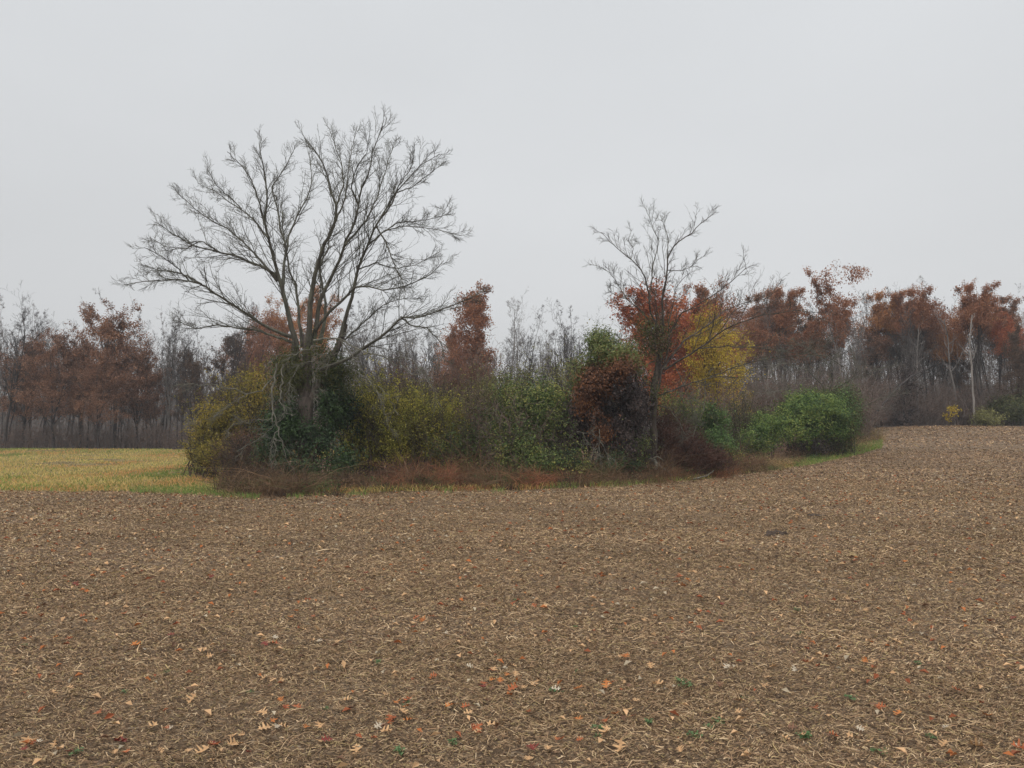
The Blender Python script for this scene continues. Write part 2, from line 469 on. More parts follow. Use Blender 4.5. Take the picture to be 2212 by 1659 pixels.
# ------------------------------------------------------------------ background tree kinds (real size, shared meshes)
def bg_tree(seed, H=15.0, r=0.16, nl=20, t0=0.38, ang=0.75, ratio=0.32, up=0.25, leaf=None, leafn=0, leafz=(0.35, 1.0), lsize=0.17, fork=0, fine_n=4, leanx=0.0, twigk=1.0, sub=6, env=None, envf=.36):
    rng = np.random.default_rng(seed)
    st = np.zeros((1, 3)); st[0, 2] = -0.3
    di = np.array([[leanx, 0, 1.0]])
    tp, trd = grow(st, di, np.array([H * 0.93]), np.array([r]), 16, 0.05, 0.05, rng, tip=0.12)
    trd[:, 0] *= 1.35
    trunks = [(tp, trd)]
    V, Fc = tubes(tp, trd, 7); tr = [(V, Fc, 0)]
    parents = (tp, trd, np.array([H]))
    if fork:
        s, d, L, rr_ = spawn(tp, trd, np.array([H]), fork, 0.15, 0.3, 0.75, rng, rr=0.75, up=0.5, t1=0.5, shrink=0.3)
        fp, fr = grow(s, d, L, rr_, 12, 0.06, 0.12, rng, tip=0.15)
        V, Fc = tubes(fp, fr, 6); tr.append((V, Fc, 0))
    s, d, L, r1 = spawn(tp, trd, np.array([H]), nl, t0, ang, ratio, rng, rr=0.5, up=up, shrink=0.55)
    if fork:
        s2, d2, L2, r2 = spawn(fp, fr, pathlen(fp), max(4, nl // 3), 0.3, ang, ratio, rng, rr=0.5, up=up, shrink=0.5)
        s, d, L, r1 = np.vstack([s, s2]), np.vstack([d, d2]), np.concatenate([L, L2]), np.concatenate([r1, r2])
    p1, q1 = grow(s, d, L, np.minimum(r1, 0.09), 8, 0.14, 0.07, rng)
    br = [(*tubes(p1, q1, 4), 0)]
    s, d, L, r2 = spawn(p1, q1, pathlen(p1), sub, 0.25, 0.7, 0.5, rng, up=0.15)
    p2, q2 = grow(s, d, L, np.minimum(r2, 0.03), 6, 0.2, 0.07, rng)
    br.append((*tubes(p2, q2, 3), 0))
    s, d, L, r3 = spawn(p2, q2, pathlen(p2), fine_n, 0.2, 0.7, 0.55, rng, up=0.12)
    p3, q3 = grow(s, d, L, np.clip(r3, 0.008, 0.016) * twigk, 4, 0.22, 0.06, rng, tip=0.5)
    br.append((*tubes(p3, q3, 3), 0))
    s, d, L, r4 = spawn(p3, q3, pathlen(p3), 3, 0.2, 0.65, 0.6, rng, up=0.1, lmin=0.2)
    p4, q4 = grow(s, d, L, np.full(len(L), 0.007 * twigk), 3, 0.2, 0.05, rng, tip=0.6)
    br.append((*tubes(p4, q4, 3), 0))
    tm = mesh_from('trunk', tr, [M['bark_far']], smooth_shade=True)
    bm = mesh_from('branches', br, [M['bark_far']])
    lm = None
    if leaf:
        ends = np.concatenate([p3[:, 1:].reshape(-1, 3), p4.reshape(-1, 3)])
        z = ends[:, 2] / H
        ends = ends[(z > leafz[0]) & (z < leafz[1])]
        # keep whole sprays, drop others: gaps in the crown
        keep = noise2(ends[:, 0] * 0.9 + ends[:, 1] * 0.7 + seed, ends[:, 2] * 0.9 - ends[:, 1] * 0.5, seed) > 0.22
        ends = ends[keep]
        ne = int(leafn * envf) if env else 0
        c = ends[rng.integers(0, len(ends), leafn - ne)] + rng.normal(size=(leafn - ne, 3)) * 0.16
        if env:
            ev = np.array(env) * H                      # x, y, z, radius across, radius up
            w = ev[:, 3] * ev[:, 4]; nc = ne // 28
            li = rng.choice(len(ev), nc, p=w / w.sum())
            cc = ev[li, :3] + norm(rng.normal(size=(nc, 3))) * np.stack([ev[li, 3], ev[li, 3], ev[li, 4]], 1) * (rng.random((nc, 1)) ** .4)
            ci = rng.integers(0, nc, ne)
            c = np.concatenate([c, cc[ci] + rng.normal(size=(ne, 3)) * np.array([.34, .34, .2])])
        V, Fc = leafquads(c, rng.uniform(0.6, 1.3, leafn) * lsize, rng, 0.7, droop=0.5)
        lm = mesh_from('foliage', [(V, Fc, 0)], [leaf])
    return tm, bm, lm

def spread_oak(seed, H, leafn, leaf, lsize=0.16, t0=0.3, W=0.45, env=None):
    return bg_tree(seed, H, 0.2, 24, t0, 1.0, W, 0.25, leaf, leafn, (t0 - 0.05, 1.1), lsize, fork=2, env=env)

KINDS = {
    'bare_a': bg_tree(1, 15, 0.13, 20, 0.40, 0.6, 0.30, 0.35, twigk=1.1),
    'bare_b': bg_tree(2, 15, 0.11, 18, 0.45, 0.65, 0.26, 0.4, fork=1),
    'bare_c': bg_tree(3, 14, 0.15, 22, 0.30, 0.8, 0.36, 0.3, fork=2),
    'bare_d': bg_tree(4, 15, 0.12, 22, 0.25, 0.55, 0.30, 0.45, fork=3, twigk=1.2),
    'slim_a': bg_tree(5, 14, 0.08, 16, 0.35, 0.6, 0.20, 0.4, fine_n=3),
    'slim_b': bg_tree(6, 14, 0.07, 14, 0.5, 0.7, 0.22, 0.35, fine_n=3, leanx=0.06),
    'oak_a': spread_oak(7, 14, 30000, M['oak_brown'], .165, env=[(0, 0, .80, .22, .20), (.03, 0, .90, .13, .10), (-.08, .05, .62, .22, .16), (.1, -.05, .58, .22, .18), (0, 0, .45, .24, .14)]),
    'oak_b': spread_oak(8, 14, 28000, M['oak_brown'], .165, t0=0.22, env=[(-.12, 0, .72, .2, .2), (.15, .05, .65, .22, .2), (0, -.1, .48, .32, .16), (.1, .1, .35, .25, .1)]),
    'oak_c': bg_tree(9, 14, 0.16, 26, 0.25, 0.75, 0.30, 0.35, M['oak_rust'], 26000, (0.3, 1.1), .16, fork=1, env=[(0, 0, .8, .17, .18), (.05, 0, .6, .22, .2), (-.05, 0, .42, .2, .15)]),
    'top_a': bg_tree(10, 15, 0.15, 20, 0.42, 0.7, 0.34, 0.4, M['oak_rust'], 17000, (0.74, 1.1), .16, fork=2, env=[(0, 0, .88, .15, .09), (.12, .05, .80, .14, .08), (-.13, 0, .78, .14, .09)]),
    'top_b': bg_tree(12, 15, 0.13, 20, 0.38, 0.8, 0.36, 0.35, M['oak_rust'], 17000, (0.72, 1.1), .16, fork=2, env=[(-.06, 0, .86, .16, .1), (.14, .05, .84, .12, .08), (0, 0, .72, .22, .08)]),
    'top_c': bg_tree(13, 17, 0.17, 16, 0.42, 0.75, 0.34, 0.3, M['oak_rust'], 7000, (0.5, 1.1), .19, fork=1, sub=5, env=[(-.08, 0, .92, .12, .07), (.13, 0, .93, .06, .07), (-.02, 0, .75, .1, .07), (.1, 0, .82, .05, .05)]),
    'sparse_a': bg_tree(14, 14, 0.15, 22, 0.28, 0.8, 0.36, 0.3, M['dark_brown_leaf'], 11000, (0.25, 1.1), 0.16, fork=3),
    'dense_red': bg_tree(15, 10.5, 0.17, 28, 0.22, 0.95, 0.44, 0.22, M['oak_red'], 30000, (0.12, 1.1), 0.15, fork=2, env=[(0, 0, .82, .22, .18), (-.15, .05, .62, .26, .2), (.18, -.05, .66, .24, .2), (-.1, 0, .42, .3, .15), (.12, 0, .38, .26, .15)]),
    'golden': bg_tree(16, 8.5, 0.10, 24, 0.2, 0.7, 0.36, 0.35, M['gold'], 19000, (0.14, 1.1), 0.10, fork=2, env=[(.05, 0, .85, .16, .14), (-.1, 0, .66, .22, .16), (.12, 0, .55, .2, .16), (0, 0, .35, .2, .14)]),
    'cone': bg_tree(17, 14.5, 0.15, 34, 0.15, 0.9, 0.27, 0.25, M['oak_rust'], 26000, (0.12, 1.1), 0.17, env=[(0, 0, .84, .09, .14), (.02, 0, .70, .12, .14), (-.03, 0, .5, .13, .15), (.03, 0, .3, .15, .14)]),
}
HK = {'bare_a': 15, 'bare_b': 15, 'bare_c': 14, 'bare_d': 15, 'slim_a': 14, 'slim_b': 14, 'oak_a': 14, 'oak_b': 14, 'oak_c': 14, 'top_a': 15, 'top_b': 15, 'top_c': 17,
      'sparse_a': 14, 'dense_red': 10.5, 'golden': 8.5, 'cone': 14.5}
for k in KINDS:                                  # true heights, measured
    zs = []
    for m_ in KINDS[k][:2]:
        a = np.empty(len(m_.vertices) * 3, np.float32); m_.vertices.foreach_get('co', a); zs.append(a.reshape(-1, 3)[:, 2].max())
    HK[k] = max(zs)

def objmat(o, mat):
    if mat is not None and o.data.materials[0] is not mat:
        o.material_slots[0].link = 'OBJECT'
        o.material_slots[0].material = mat

def plant_tree(kind, u, top, Y, label, leafm=None, bark=None, rot=None, group=None, name=None, cat='tree', wide=1.0):
    d = ray(u, 930)
    X = d[0] / d[1] * Y
    z = float(terrain(X, Y))
    H = P(u, top, Y)[2] - z
    s = H / HK[kind]
    nm = name or ('oak_tree' if kind[:3] in ('oak', 'top', 'den', 'con', 'spa') else 'bare_tree')
    root = thing(nm, (X, Y, z), label, cat, group)
    root.scale = (s * wide, s * wide, s)
    root.rotation_euler = (0, 0, rot if rot is not None else R.uniform(0, 6.28))
    tm, bm, lm = KINDS[kind]
    o = link('trunk', tm, root); objmat(o, bark)
    o = link('branches', bm, root); objmat(o, bark)
    if lm is not None:
        o = link('foliage', lm, root); objmat(o, leafm)
    return root

BT = [  # kind, u, top v, Y, label, leaf material, bark, width
 ('bare_c', 8, 598, 62, 'tall dark bare tree at the far left edge of the picture', None, None, 1.0),
 ('sparse_a', 62, 640, 66, 'thin-leaved dusky tree just right of the leftmost bare tree', M['oak_brown'], None, 1.0),
 ('bare_d', 105, 655, 72, 'grey bare tree top rising behind the leftmost brown oaks', None, M['bark_grey'], 0.8),
 ('oak_b', 120, 700, 62, 'low brown oak whose leaves hang over the meadow at left', M['oak_brown'], None, 1.0),
 ('oak_a', 175, 692, 64, 'rust brown oak shouldering the tall round-topped brown oak on its left side', M['oak_brown'], None, 1.0),
 ('oak_a', 248, 618, 62, 'tallest brown oak with a dense rounded top in the left woodland edge', M['oak_brown'], None, 1.02),
 ('oak_b', 300, 715, 65, 'reddish brown oak low on the right side of the tall rounded oak', M['oak_brown'], None, 0.9),
 ('bare_c', 345, 645, 68, 'dark twiggy tree right of the tall rounded brown oak', None, None, 0.9),
 ('sparse_a', 395, 655, 64, 'dusky thin-leaved tree under the leftmost branch tips of the big bare tree', None, None, 0.9),
 ('sparse_a', 470, 612, 66, 'high dark brown tree crown behind the left limbs of the big bare tree', None, None, 1.1),
 ('oak_b', 540, 640, 72, 'brown oak between the dark crown and the orange tree behind the big bare tree', M['oak_rust'], None, 0.8),
 ('oak_a', 590, 612, 75, 'orange-brown tree showing between the left stems of the big bare tree', M['oak_orange'], None, 0.75),
 ('oak_c', 675, 615, 75, 'orange tree showing between the right stems of the big bare tree', M['oak_orange'], None, 0.8),
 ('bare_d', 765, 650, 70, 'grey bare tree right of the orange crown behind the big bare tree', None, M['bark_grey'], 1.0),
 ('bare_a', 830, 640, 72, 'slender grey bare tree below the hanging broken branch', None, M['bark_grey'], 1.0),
 ('bare_c', 895, 650, 70, 'bushy grey bare tree under the right side of the big bare tree', None, M['bark_grey'], 0.9),
 ('bare_c', 950, 655, 66, 'dark bare tree left of the narrow rust red tree', None, None, 0.8),
 ('cone', 1015, 606, 62, 'narrow pointed rust red tree at the middle of the woodland edge', M['oak_rust'], None, 1.05),
 ('oak_c', 975, 700, 60, 'low rust red tree at the left foot of the narrow pointed one', M['oak_rust'], None, 0.8),
 ('bare_a', 1090, 618, 70, 'tall pale bare tree just right of the narrow rust red tree', None, M['bark_grey'], 0.9),
 ('bare_d', 1130, 660, 64, 'dark bare tree with steep branches right of the tall pale one', None, None, 1.0),
 ('bare_c', 1190, 636, 62, 'dark fan-shaped bare tree in the middle gap', None, None, 1.0),
 ('bare_d', 1250, 645, 66, 'dark bare tree above the ivy-topped mound', None, None, 0.9),
 ('bare_b', 1310, 645, 78, 'faint pale bare tree between the ivy-topped mound and the red tree', None, M['bark_grey'], 1.2),
 ('dense_red', 1436, 548, 44, 'bright red-orange oak behind the second bare tree', None, None, 1.1),
 ('dense_red', 1505, 590, 46, 'red oak on the right shoulder of the bright red-orange oak', M['oak_red'], None, 0.8),
 ('golden', 1556, 628, 40, 'golden yellow tree right of the red oaks', None, None, 1.05),
 ('top_a', 1560, 588, 60, 'rust-topped oak directly above the golden tree', M['oak_rust'], None, 1.0),
 ('top_b', 1630, 598, 62, 'rust-topped oak just right of the golden tree', M['oak_rust'], M['bark_grey'], 1.0),
 ('top_a', 1690, 606, 64, 'rust-topped oak in the middle of the row between the golden tree and the tallest one', M['oak_rust'], M['bark_grey'], 0.9),
 ('top_b', 1745, 612, 62, 'rust-topped oak immediately left of the tallest sparse oak', M['oak_rust'], None, 0.9),
 ('top_b', 1595, 612, 66, 'rust-topped oak in the gap between the two oaks above the golden tree', M['oak_rust'], None, 0.9),
 ('top_a', 1660, 618, 68, 'second row rust-topped oak peeping between the oaks right of the golden tree', M['oak_brown'], None, 1.0),
 ('top_b', 1718, 625, 66, 'duller rust-topped oak left of the tallest one, partly hidden by its neighbours', M['oak_brown'], None, 1.0),
 ('sparse_a', 1880, 640, 66, 'dusky thin-leaved tree behind the foot of the tallest sparse oak', M['dark_brown_leaf'], None, 1.0),
 ('top_a', 1978, 640, 66, 'dull brown oak top behind the vine-wrapped dark tree', M['oak_brown'], None, 1.0),
 ('top_b', 2035, 632, 68, 'dull brown oak top under the faint bare tree at right', M['oak_brown'], None, 1.0),
 ('top_a', 2160, 625, 64, 'brown oak between the dark rust-topped oak and the orange-red one at the right edge', M['oak_brown'], None, 1.0),
 ('sparse_a', 2085, 660, 62, 'dusky thin-leaved tree left of the straight pale trunk', M['dark_brown_leaf'], None, 1.0),
 ('oak_b', 50, 700, 65, 'reddish brown oak between the leftmost bare tree and the low meadow oak', M['oak_brown'], None, 0.9),
 ('oak_b', 215, 740, 60, 'small brown oak with drooping leaves below the tall rounded oak', M['oak_brown'], None, 0.8),
 ('sparse_a', 330, 700, 66, 'dusky brown tree close on the right of the tall rounded oak', M['oak_brown'], None, 1.0),
 ('sparse_a', 430, 690, 62, 'dusky brown tree above the yellow-olive bush', M['dark_brown_leaf'], None, 1.0),
 ('sparse_a', 525, 700, 60, 'dusky brown tree filling the space left of the big trunk', M['dark_brown_leaf'], None, 1.0),
 ('bare_c', 860, 700, 60, 'bushy dark bare tree low behind the yellow-green bushes', None, None, 1.1),
 ('sparse_a', 930, 740, 58, 'low brown thin-leaved tree left of the narrow rust red tree', M['oak_rust'], None, 1.0),
 ('top_c', 1828, 556, 60, 'tallest oak on the right with sparse rust leaves in two tufts', M['oak_rust'], M['bark_grey'], 0.85),
 ('bare_a', 1900, 608, 66, 'grey bare tree right of the tallest sparse oak', None, M['bark_grey'], 0.9),
 ('bare_c', 1950, 604, 58, 'thick dark bare tree wrapped in vines at the right field edge', None, None, 0.8),
 ('top_a', 2005, 604, 62, 'rust-topped oak right of the vine-wrapped dark tree', M['oak_rust'], None, 0.9),
 ('bare_d', 2050, 588, 74, 'faint bare tree poking above the rust-topped oaks at right', None, M['bark_grey'], 0.9),
 ('top_b', 2062, 618, 62, 'orange-topped oak between two darker rust oaks at right', M['oak_orange'], None, 0.85),
 ('top_a', 2122, 596, 60, 'dark rust-topped oak above the pale bare trunk at right', M['oak_rust'], None, 1.0),
 ('top_b', 2195, 604, 60, 'orange-red oak at the right edge of the picture', M['oak_red'], None, 0.9),
 ('oak_c', 2205, 700, 57, 'low golden-brown tree under the orange-red oak at the right edge', M['dark_brown_leaf'], None, 0.8),
]
for k, u, v, Y, lab, lm, bk, wd in BT:
    plant_tree(k, u, v, Y, lab, lm, bk, wide=wd)

# rows of thinner trees filling the wood
for i, (u, v) in enumerate([(1650, 612), (1700, 610), (1772, 615), (1800, 628), (1885, 626), (1925, 615), (1955, 622), (1985, 610), (2022, 612), (2100, 618), (2170, 618)]):
    plant_tree(['top_b', 'top_a'][i % 2], u, v, R.uniform(64, 74), 'duller rust-topped oak in the second row of the right-hand wood', [M['oak_brown'], M['oak_rust'], M['dark_brown_leaf'], M['oak_orange']][(i * 7) % 4],
               [None, M['bark_grey']][i % 2], group='second row of rust-topped oaks')
for i, (u, v) in enumerate([(1160, 655), (1222, 650), (1275, 660), (360, 668), (425, 672), (490, 650), (740, 668), (800, 655), (870, 660), (30, 640), (90, 668), (1915, 622), (1860, 630)]):
    plant_tree(['bare_c', 'bare_d'][i % 2], u, v, R.uniform(60, 72), 'dark bare tree with a fan of fine twigs in the woodland edge', None, None if i % 3 else M['bark_grey'], group='fan-shaped bare trees of the woodland edge')
fill = [
 ('left', -120, 420, 665, 750, 34, 63, 84, 'thin bare tree trunk in the shade of the left wood', 'trees inside the left wood'),
 ('mid', 560, 1340, 655, 750, 34, 68, 92, 'thin grey bare tree in the hazy row behind the grove', 'bare trees behind the grove'),
 ('right', 1580, 2340, 618, 730, 58, 61, 86, 'thin bare tree in the grey wood beyond the field at right', 'trees inside the right wood'),
]
for nm, u0, u1, v0, v1, n, y0, y1, lab, grp in fill:
    for i in range(n):
        u = u0 + (u1 - u0) * (i + R.random()) / n
        k = (['bare_c', 'bare_d', 'bare_b', 'bare_a', 'bare_c', 'bare_d'] if nm == 'mid' else ['slim_a', 'slim_b', 'bare_b', 'bare_a', 'slim_a', 'bare_d'])[R.integers(0, 6)]
        bk = [None, M['bark_grey'], M['bark_grey']][R.integers(0, 3)] if nm != 'left' else None
        plant_tree(k, u, R.uniform(v0, v1), R.uniform(y0, y1), lab, None, bk, group=grp, name='bare_tree')
# trees beyond the frame so the wood goes on
for i in range(14):
    s = -1 if i % 2 else 1
    u = 1106 + s * R.uniform(1180, 1700)
    plant_tree(['oak_a', 'bare_c', 'top_b', 'sparse_a'][i % 4], u, R.uniform(600, 680), R.uniform(60, 72), 'tree of the woodland edge outside the picture', group='trees outside the picture')

# pale dead trunks at right
def simple_tree(name, pts, r0, r1, mat, label, levels, cat='tree', k=7, seed=0, leaf=None, leafn=0, lsize=0.05, up=0.1, ratio=0.35, ang=0.8):
    rng = np.random.default_rng(seed)
    p = resample(pts, 14)
    p[1:-1] += rng.normal(size=(12, 3)) * 0.02
    org = p[0].copy()
    root = thing(name, org, label, cat)
    rad = np.linspace(r0, r1, 14)[None]; rad[0, 0] *= 1.3
    link('trunk', mesh_from('trunk', [(*tubes(p[None], rad, k), 0)], [mat], org, True), root)
    cur = (p[None], rad); ch = []
    for li, (m, t0, rt) in enumerate(levels):
        s, d, L, r_ = spawn(cur[0], cur[1], pathlen(cur[0]), m, t0, ang, rt, rng, up=up)
        cur = grow(s, d, L, np.clip(r_, 0.006, 0.1), 6, 0.16, 0.04, rng)
        ch.append((*tubes(cur[0], cur[1], 4 if li == 0 else 3), 0))
    if ch: link('branches', mesh_from('branches', ch, [mat], org), root)
    if leaf:
        e = cur[0][:, 1:].reshape(-1, 3)
        c = e[rng.integers(0, len(e), leafn)] + rng.normal(size=(leafn, 3)) * 0.08
        link('foliage', mesh_from('foliage', [(*leafquads(c, lsize, rng, 0.7), 0)], [leaf], org), root)
    return root
def onground(u, Y):
    d = ray(u, 930); X = d[0] / d[1] * Y
    return np.array([X, Y, float(terrain(X, Y)) - 0.1])
simple_tree('bare_tree', [onground(2107, 56), P(2103, 860, 56), P(2100, 800, 56.5), P(2094, 740, 57), P(2100, 680, 57)], 0.085, 0.035, M['bark_pale'],
            'straight pale bare trunk near the right field edge', [(10, 0.5, 0.15), (5, 0.2, 0.5)], seed=31)
simple_tree('bare_tree', [onground(2062, 60), P(2064, 850, 60), P(2052, 800, 60), P(2048, 740, 60), P(2040, 690, 60)], 0.085, 0.035, M['bark_grey'],
            'crooked pale grey trunk left of the straight pale one', [(10, 0.45, 0.3), (6, 0.2, 0.5), (5, 0.2, 0.5)], seed=32)
simple_tree('bare_tree', [onground(1983, 61), P(1982, 850, 61), P(1980, 780, 61), P(1985, 700, 61)], 0.08, 0.035, M['bark_grey'],
            'pale grey trunk right of the vine-wrapped dark tree', [(10, 0.45, 0.3), (6, 0.2, 0.5), (5, 0.2, 0.5)], seed=33)
simple_tree('leaning_tree', [onground(1872, 56), P(1890, 893, 56), P(1912, 868, 56), P(1935, 842, 56.5), P(1965, 815, 57), P(1992, 800, 57)], 0.12, 0.045, M['bark_far'],
            'dark leaning trunk slanting up to the right behind the field', [(8, 0.3, 0.25), (4, 0.2, 0.5)], seed=34)
simple_tree('birch_tree', [onground(1603, 52), P(1610, 850, 52), P(1603, 815, 52), P(1600, 780, 52)], 0.09, 0.04, M['bark_pale'],
            'white slanting birch stem topped with yellow leaves beside the golden tree', [(8, 0.35, 0.35), (6, 0.2, 0.5)], seed=35, leaf=M['gold'], leafn=1800, lsize=0.11)
simple_tree('birch_tree', [onground(1652, 52), P(1655, 870, 52), P(1657, 830, 52), P(1660, 800, 53)], 0.08, 0.03, M['bark_pale'],
            'thin whitish stem above the small green vine mound', [(8, 0.35, 0.35), (6, 0.2, 0.5)], seed=36)
simple_tree('sapling', [onground(2050, 54), P(2052, 905, 54), P(2058, 885, 54)], 0.03, 0.012, M['stem'],
            'small yellow-leaved sapling at the right field edge', [(8, 0.3, 0.6), (5, 0.2, 0.5)], seed=37, leaf=M['gold'], leafn=260, lsize=0.14)

# far wood beyond, one mass; and the brush under the trees
def far_wood():
    rng = np.random.default_rng(50)
    n = 2300
    x = rng.uniform(-95, 95, n); y = rng.uniform(66, 112, n)
    keep = np.abs(x) / y < 0.95
    x, y = x[keep], y[keep]; n = len(x)
    st = np.stack([x, y, terrain(x, y) - .1], 1)
    mid = np.exp(-((x / y - 0.03) / 0.2) ** 2)
    H = rng.uniform(5.0, 9.5, n) * (1 - 0.25 * mid)
    di = np.stack([rng.normal(0, .12, n), rng.normal(0, .12, n), np.ones(n)], 1)
    p, q = grow(st, di, H, rng.uniform(0.03, 0.09, n), 7, 0.08, 0.03, rng, tip=0.2)
    ch = [(*tubes(p, q, 4), 0)]
    s, d, L, r_ = spawn(p, q, H, 9, 0.12, 0.7, 0.35, rng, up=0.3)
    p1, q1 = grow(s, d, L, np.clip(r_, 0.012, 0.03), 4, 0.2, 0.05, rng)
    ch.append((*tubes(p1, q1, 3), 0))
    s, d, L, r_ = spawn(p1, q1, L, 3, 0.3, 0.7, 0.6, rng, up=0.2)
    p2, q2 = grow(s, d, L, np.full(len(L), 0.010), 3, 0.25, 0.05, rng)
    ch.append((*tubes(p2, q2, 3), 0))
    ends = p1[:, 1:].reshape(-1, 3)
    c = ends[rng.integers(0, len(ends), 26000)] + rng.normal(size=(26000, 3)) * 0.3
    ch.append((*leafquads(c, 0.22, rng, 0.7), 1))
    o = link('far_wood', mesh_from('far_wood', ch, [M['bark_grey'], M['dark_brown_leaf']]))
    tag(o, 'hazy mass of grey stems filling the wood behind the first trees', 'woodland', kind='stuff')
far_wood()
def undergrowth():
    rng = np.random.default_rng(51)
    xs, ys, hs = [], [], []
    for u0, u1, y0, y1, n, h0, h1 in [(-200, 440, 61.5, 67, 700, 0.5, 2.6), (560, 1340, 58, 70, 900, 1.0, 4.2), (1560, 1880, 52, 62, 900, 1.5, 5.0), (1860, 2400, 58.5, 66, 1400, .8, 4.0)]:
        u = rng.uniform(u0, u1, n); y = rng.uniform(y0, y1, n)
        xs.append((u * K - 512) / F_PX * y); ys.append(y); hs.append(rng.uniform(h0, h1, n))
    x, y, H = map(np.concatenate, (xs, ys, hs)); n = len(x)
    st = np.stack([x, y, terrain(x, y) - .05], 1)
    p, q = grow(st, np.stack([rng.normal(0, .35, n), rng.normal(0, .35, n), np.ones(n)], 1), H, rng.uniform(.015, .035, n), 7, 0.12, -0.02, rng, tip=.3)
    ch = [(*tubes(p, q, 3), 0)]
    s, d, L, r_ = spawn(p, q, H, 9, 0.15, 0.8, 0.42, rng, up=0.15)
    p1, q1 = grow(s, d, L, np.clip(r_, .008, .015), 4, 0.25, 0.0, rng)
    ch.append((*tubes(p1, q1, 3), 0))
    s, d, L, r_ = spawn(p1, q1, L, 4, 0.2, 0.8, 0.6, rng, up=0.1, lmin=.15)
    p2, q2 = grow(s, d, L, np.full(len(L), .007), 3, 0.3, 0.0, rng)
    ch.append((*tubes(p2, q2, 3), 0))
    e_ = p1[:, 1:].reshape(-1, 3)
    m = 16000
    c = e_[rng.integers(0, len(e_), m)] + rng.normal(size=(m, 3)) * .15
    ch.append((*leafquads(c, 0.13, rng, .7), 1))
    tag(link('undergrowth', mesh_from('undergrowth', ch, [M['stem_brown'], M['thicket_leaf']])), 'tangled brown undergrowth along the foot of the woods', 'undergrowth', kind='stuff')
undergrowth()

# ------------------------------------------------------------------ the big bare tree
def c2(x, y): return (253.4 + x * 0.35415, 207.4 + y * 0.35415)
def c3(x, y): return (391.7 + x * 0.26035, 662.4 + y * 0.26035)
def c5(x, y): return (1267.2 + x * 0.38194, 432 + y * 0.38194)
def c4(x, y): return (864 + x * 0.3056, 576 + y * 0.3056)
def trace(f, pts, Y0, Y1, n=22, bend=1.0):
    m = len(pts)
    out = [P(*f(*p), Y0 + (Y1 - Y0) * (i / (m - 1)) ** bend) for i, p in enumerate(pts)]
    return resample(out, n)

def limb_mesh(path, r0, r1, rng, mat, org, dens=1.0, k=6, up=0.12, rat=0.32, twist=0.010, minr=0.0062, shrink=0.80, t0=0.18, rev=False):
    n = len(path)
    path = path.copy(); path[1:-1] += rng.normal(size=(n - 2, 3)) * twist * min(1.0, r1 * 60 + .5)
    t = np.linspace(0, 1, n)
    rad = (r0 + (r1 - r0) * t ** (0.75 if r0 > .1 else 0.6))[None]
    ch = [(*tubes(path[None], rad, k), 0)]
    Lm = pathlen(path[None])
    m1 = max(3, int(Lm[0] * 4.6 * dens))
    sg = 1 if up > 0 else -1
    s, d, L, r_ = spawn(path[None], rad, Lm, m1, t0, 0.56, rat, rng, rr=0.5, up=up * .8, shrink=shrink)
    L = np.clip(L, 0.32, 2.2)
    p1, q1 = grow(s, d, L, np.clip(r_, 0.0058, 0.013), 9, 0.085, 0.015 * sg, rng, tip=0.4)
    ch.append((*tubes(p1, q1, 4), 0))
    s, d, L2, r_ = spawn(p1, q1, pathlen(p1), 6, 0.12, 0.6, 0.55, rng, rr=.6, up=up * .5, lmin=.2)
    p2, q2 = grow(s, d, L2, np.clip(r_, 0.0045, 0.0072), 6, 0.09, 0.02 * sg, rng, tip=0.6)
    ch.append((*tubes(p2, q2, 3), 0))
    s, d, L3, r_ = spawn(p2, q2, pathlen(p2), 3, 0.2, 0.65, 0.5, rng, rr=.8, up=up * .4, lmin=.12)
    p3, q3 = grow(s, d, L3, np.full(len(L3), minr * .6), 4, 0.10, 0.02 * sg, rng, tip=0.7)
    ch.append((*tubes(p3, q3, 3), 0))
    return mesh_from('limb', ch, [mat], org)

YM = 23.0
rngt = np.random.default_rng(77)
base = np.array(P(662, 1000, YM)); base[2] = float(terrain(base[0], YM)) - 0.1
big = thing('bare_tree', base, 'biggest bare tree with many spreading grey stems, ivy at its foot', 'tree')
tp = resample([base, P(661, 990, YM), P(661, 930, YM), P(659, 880, YM), P(661, 858, YM)], 12)
tr_ = np.array([.40, .34, .30, .285, .28, .27, .265, .26, .265, .27, .27, .25]) * 0.84
ang = 0
ch = [(*tubes(tp[None], tr_[None], 16), 0)]
for pts, ra, rb in [([(660, 872), (652, 842), (641, 822), (637, 780), (638, 740)], .13, .11), ([(662, 872), (664, 830), (663, 780), (662, 740), (661, 725)], .155, .12),
                    ([(666, 872), (684, 838), (702, 812), (716, 780), (738, 730), (745, 700)], .12, .095)]:
    pp = resample([P(u, v, YM + o_) for (u, v), o_ in zip(pts, np.linspace(0, 0.3, len(pts)))], 12)
    ch.append((*tubes(pp[None], np.linspace(ra, rb, 12)[None], 12), 0))
# bark relief
Vt = []
for V_, F_, m_ in ch:
    V_ = V_ + (0.018 * (noise2(V_[:, 0] * 28 + V_[:, 1] * 19, V_[:, 2] * 4, 21) - .5))[:, None] * np.array([1, -1, 0.2])
    Vt.append((V_, F_, m_))
link('trunk', mesh_from('trunk', Vt, [M['bark_trunk']], base, True), big)

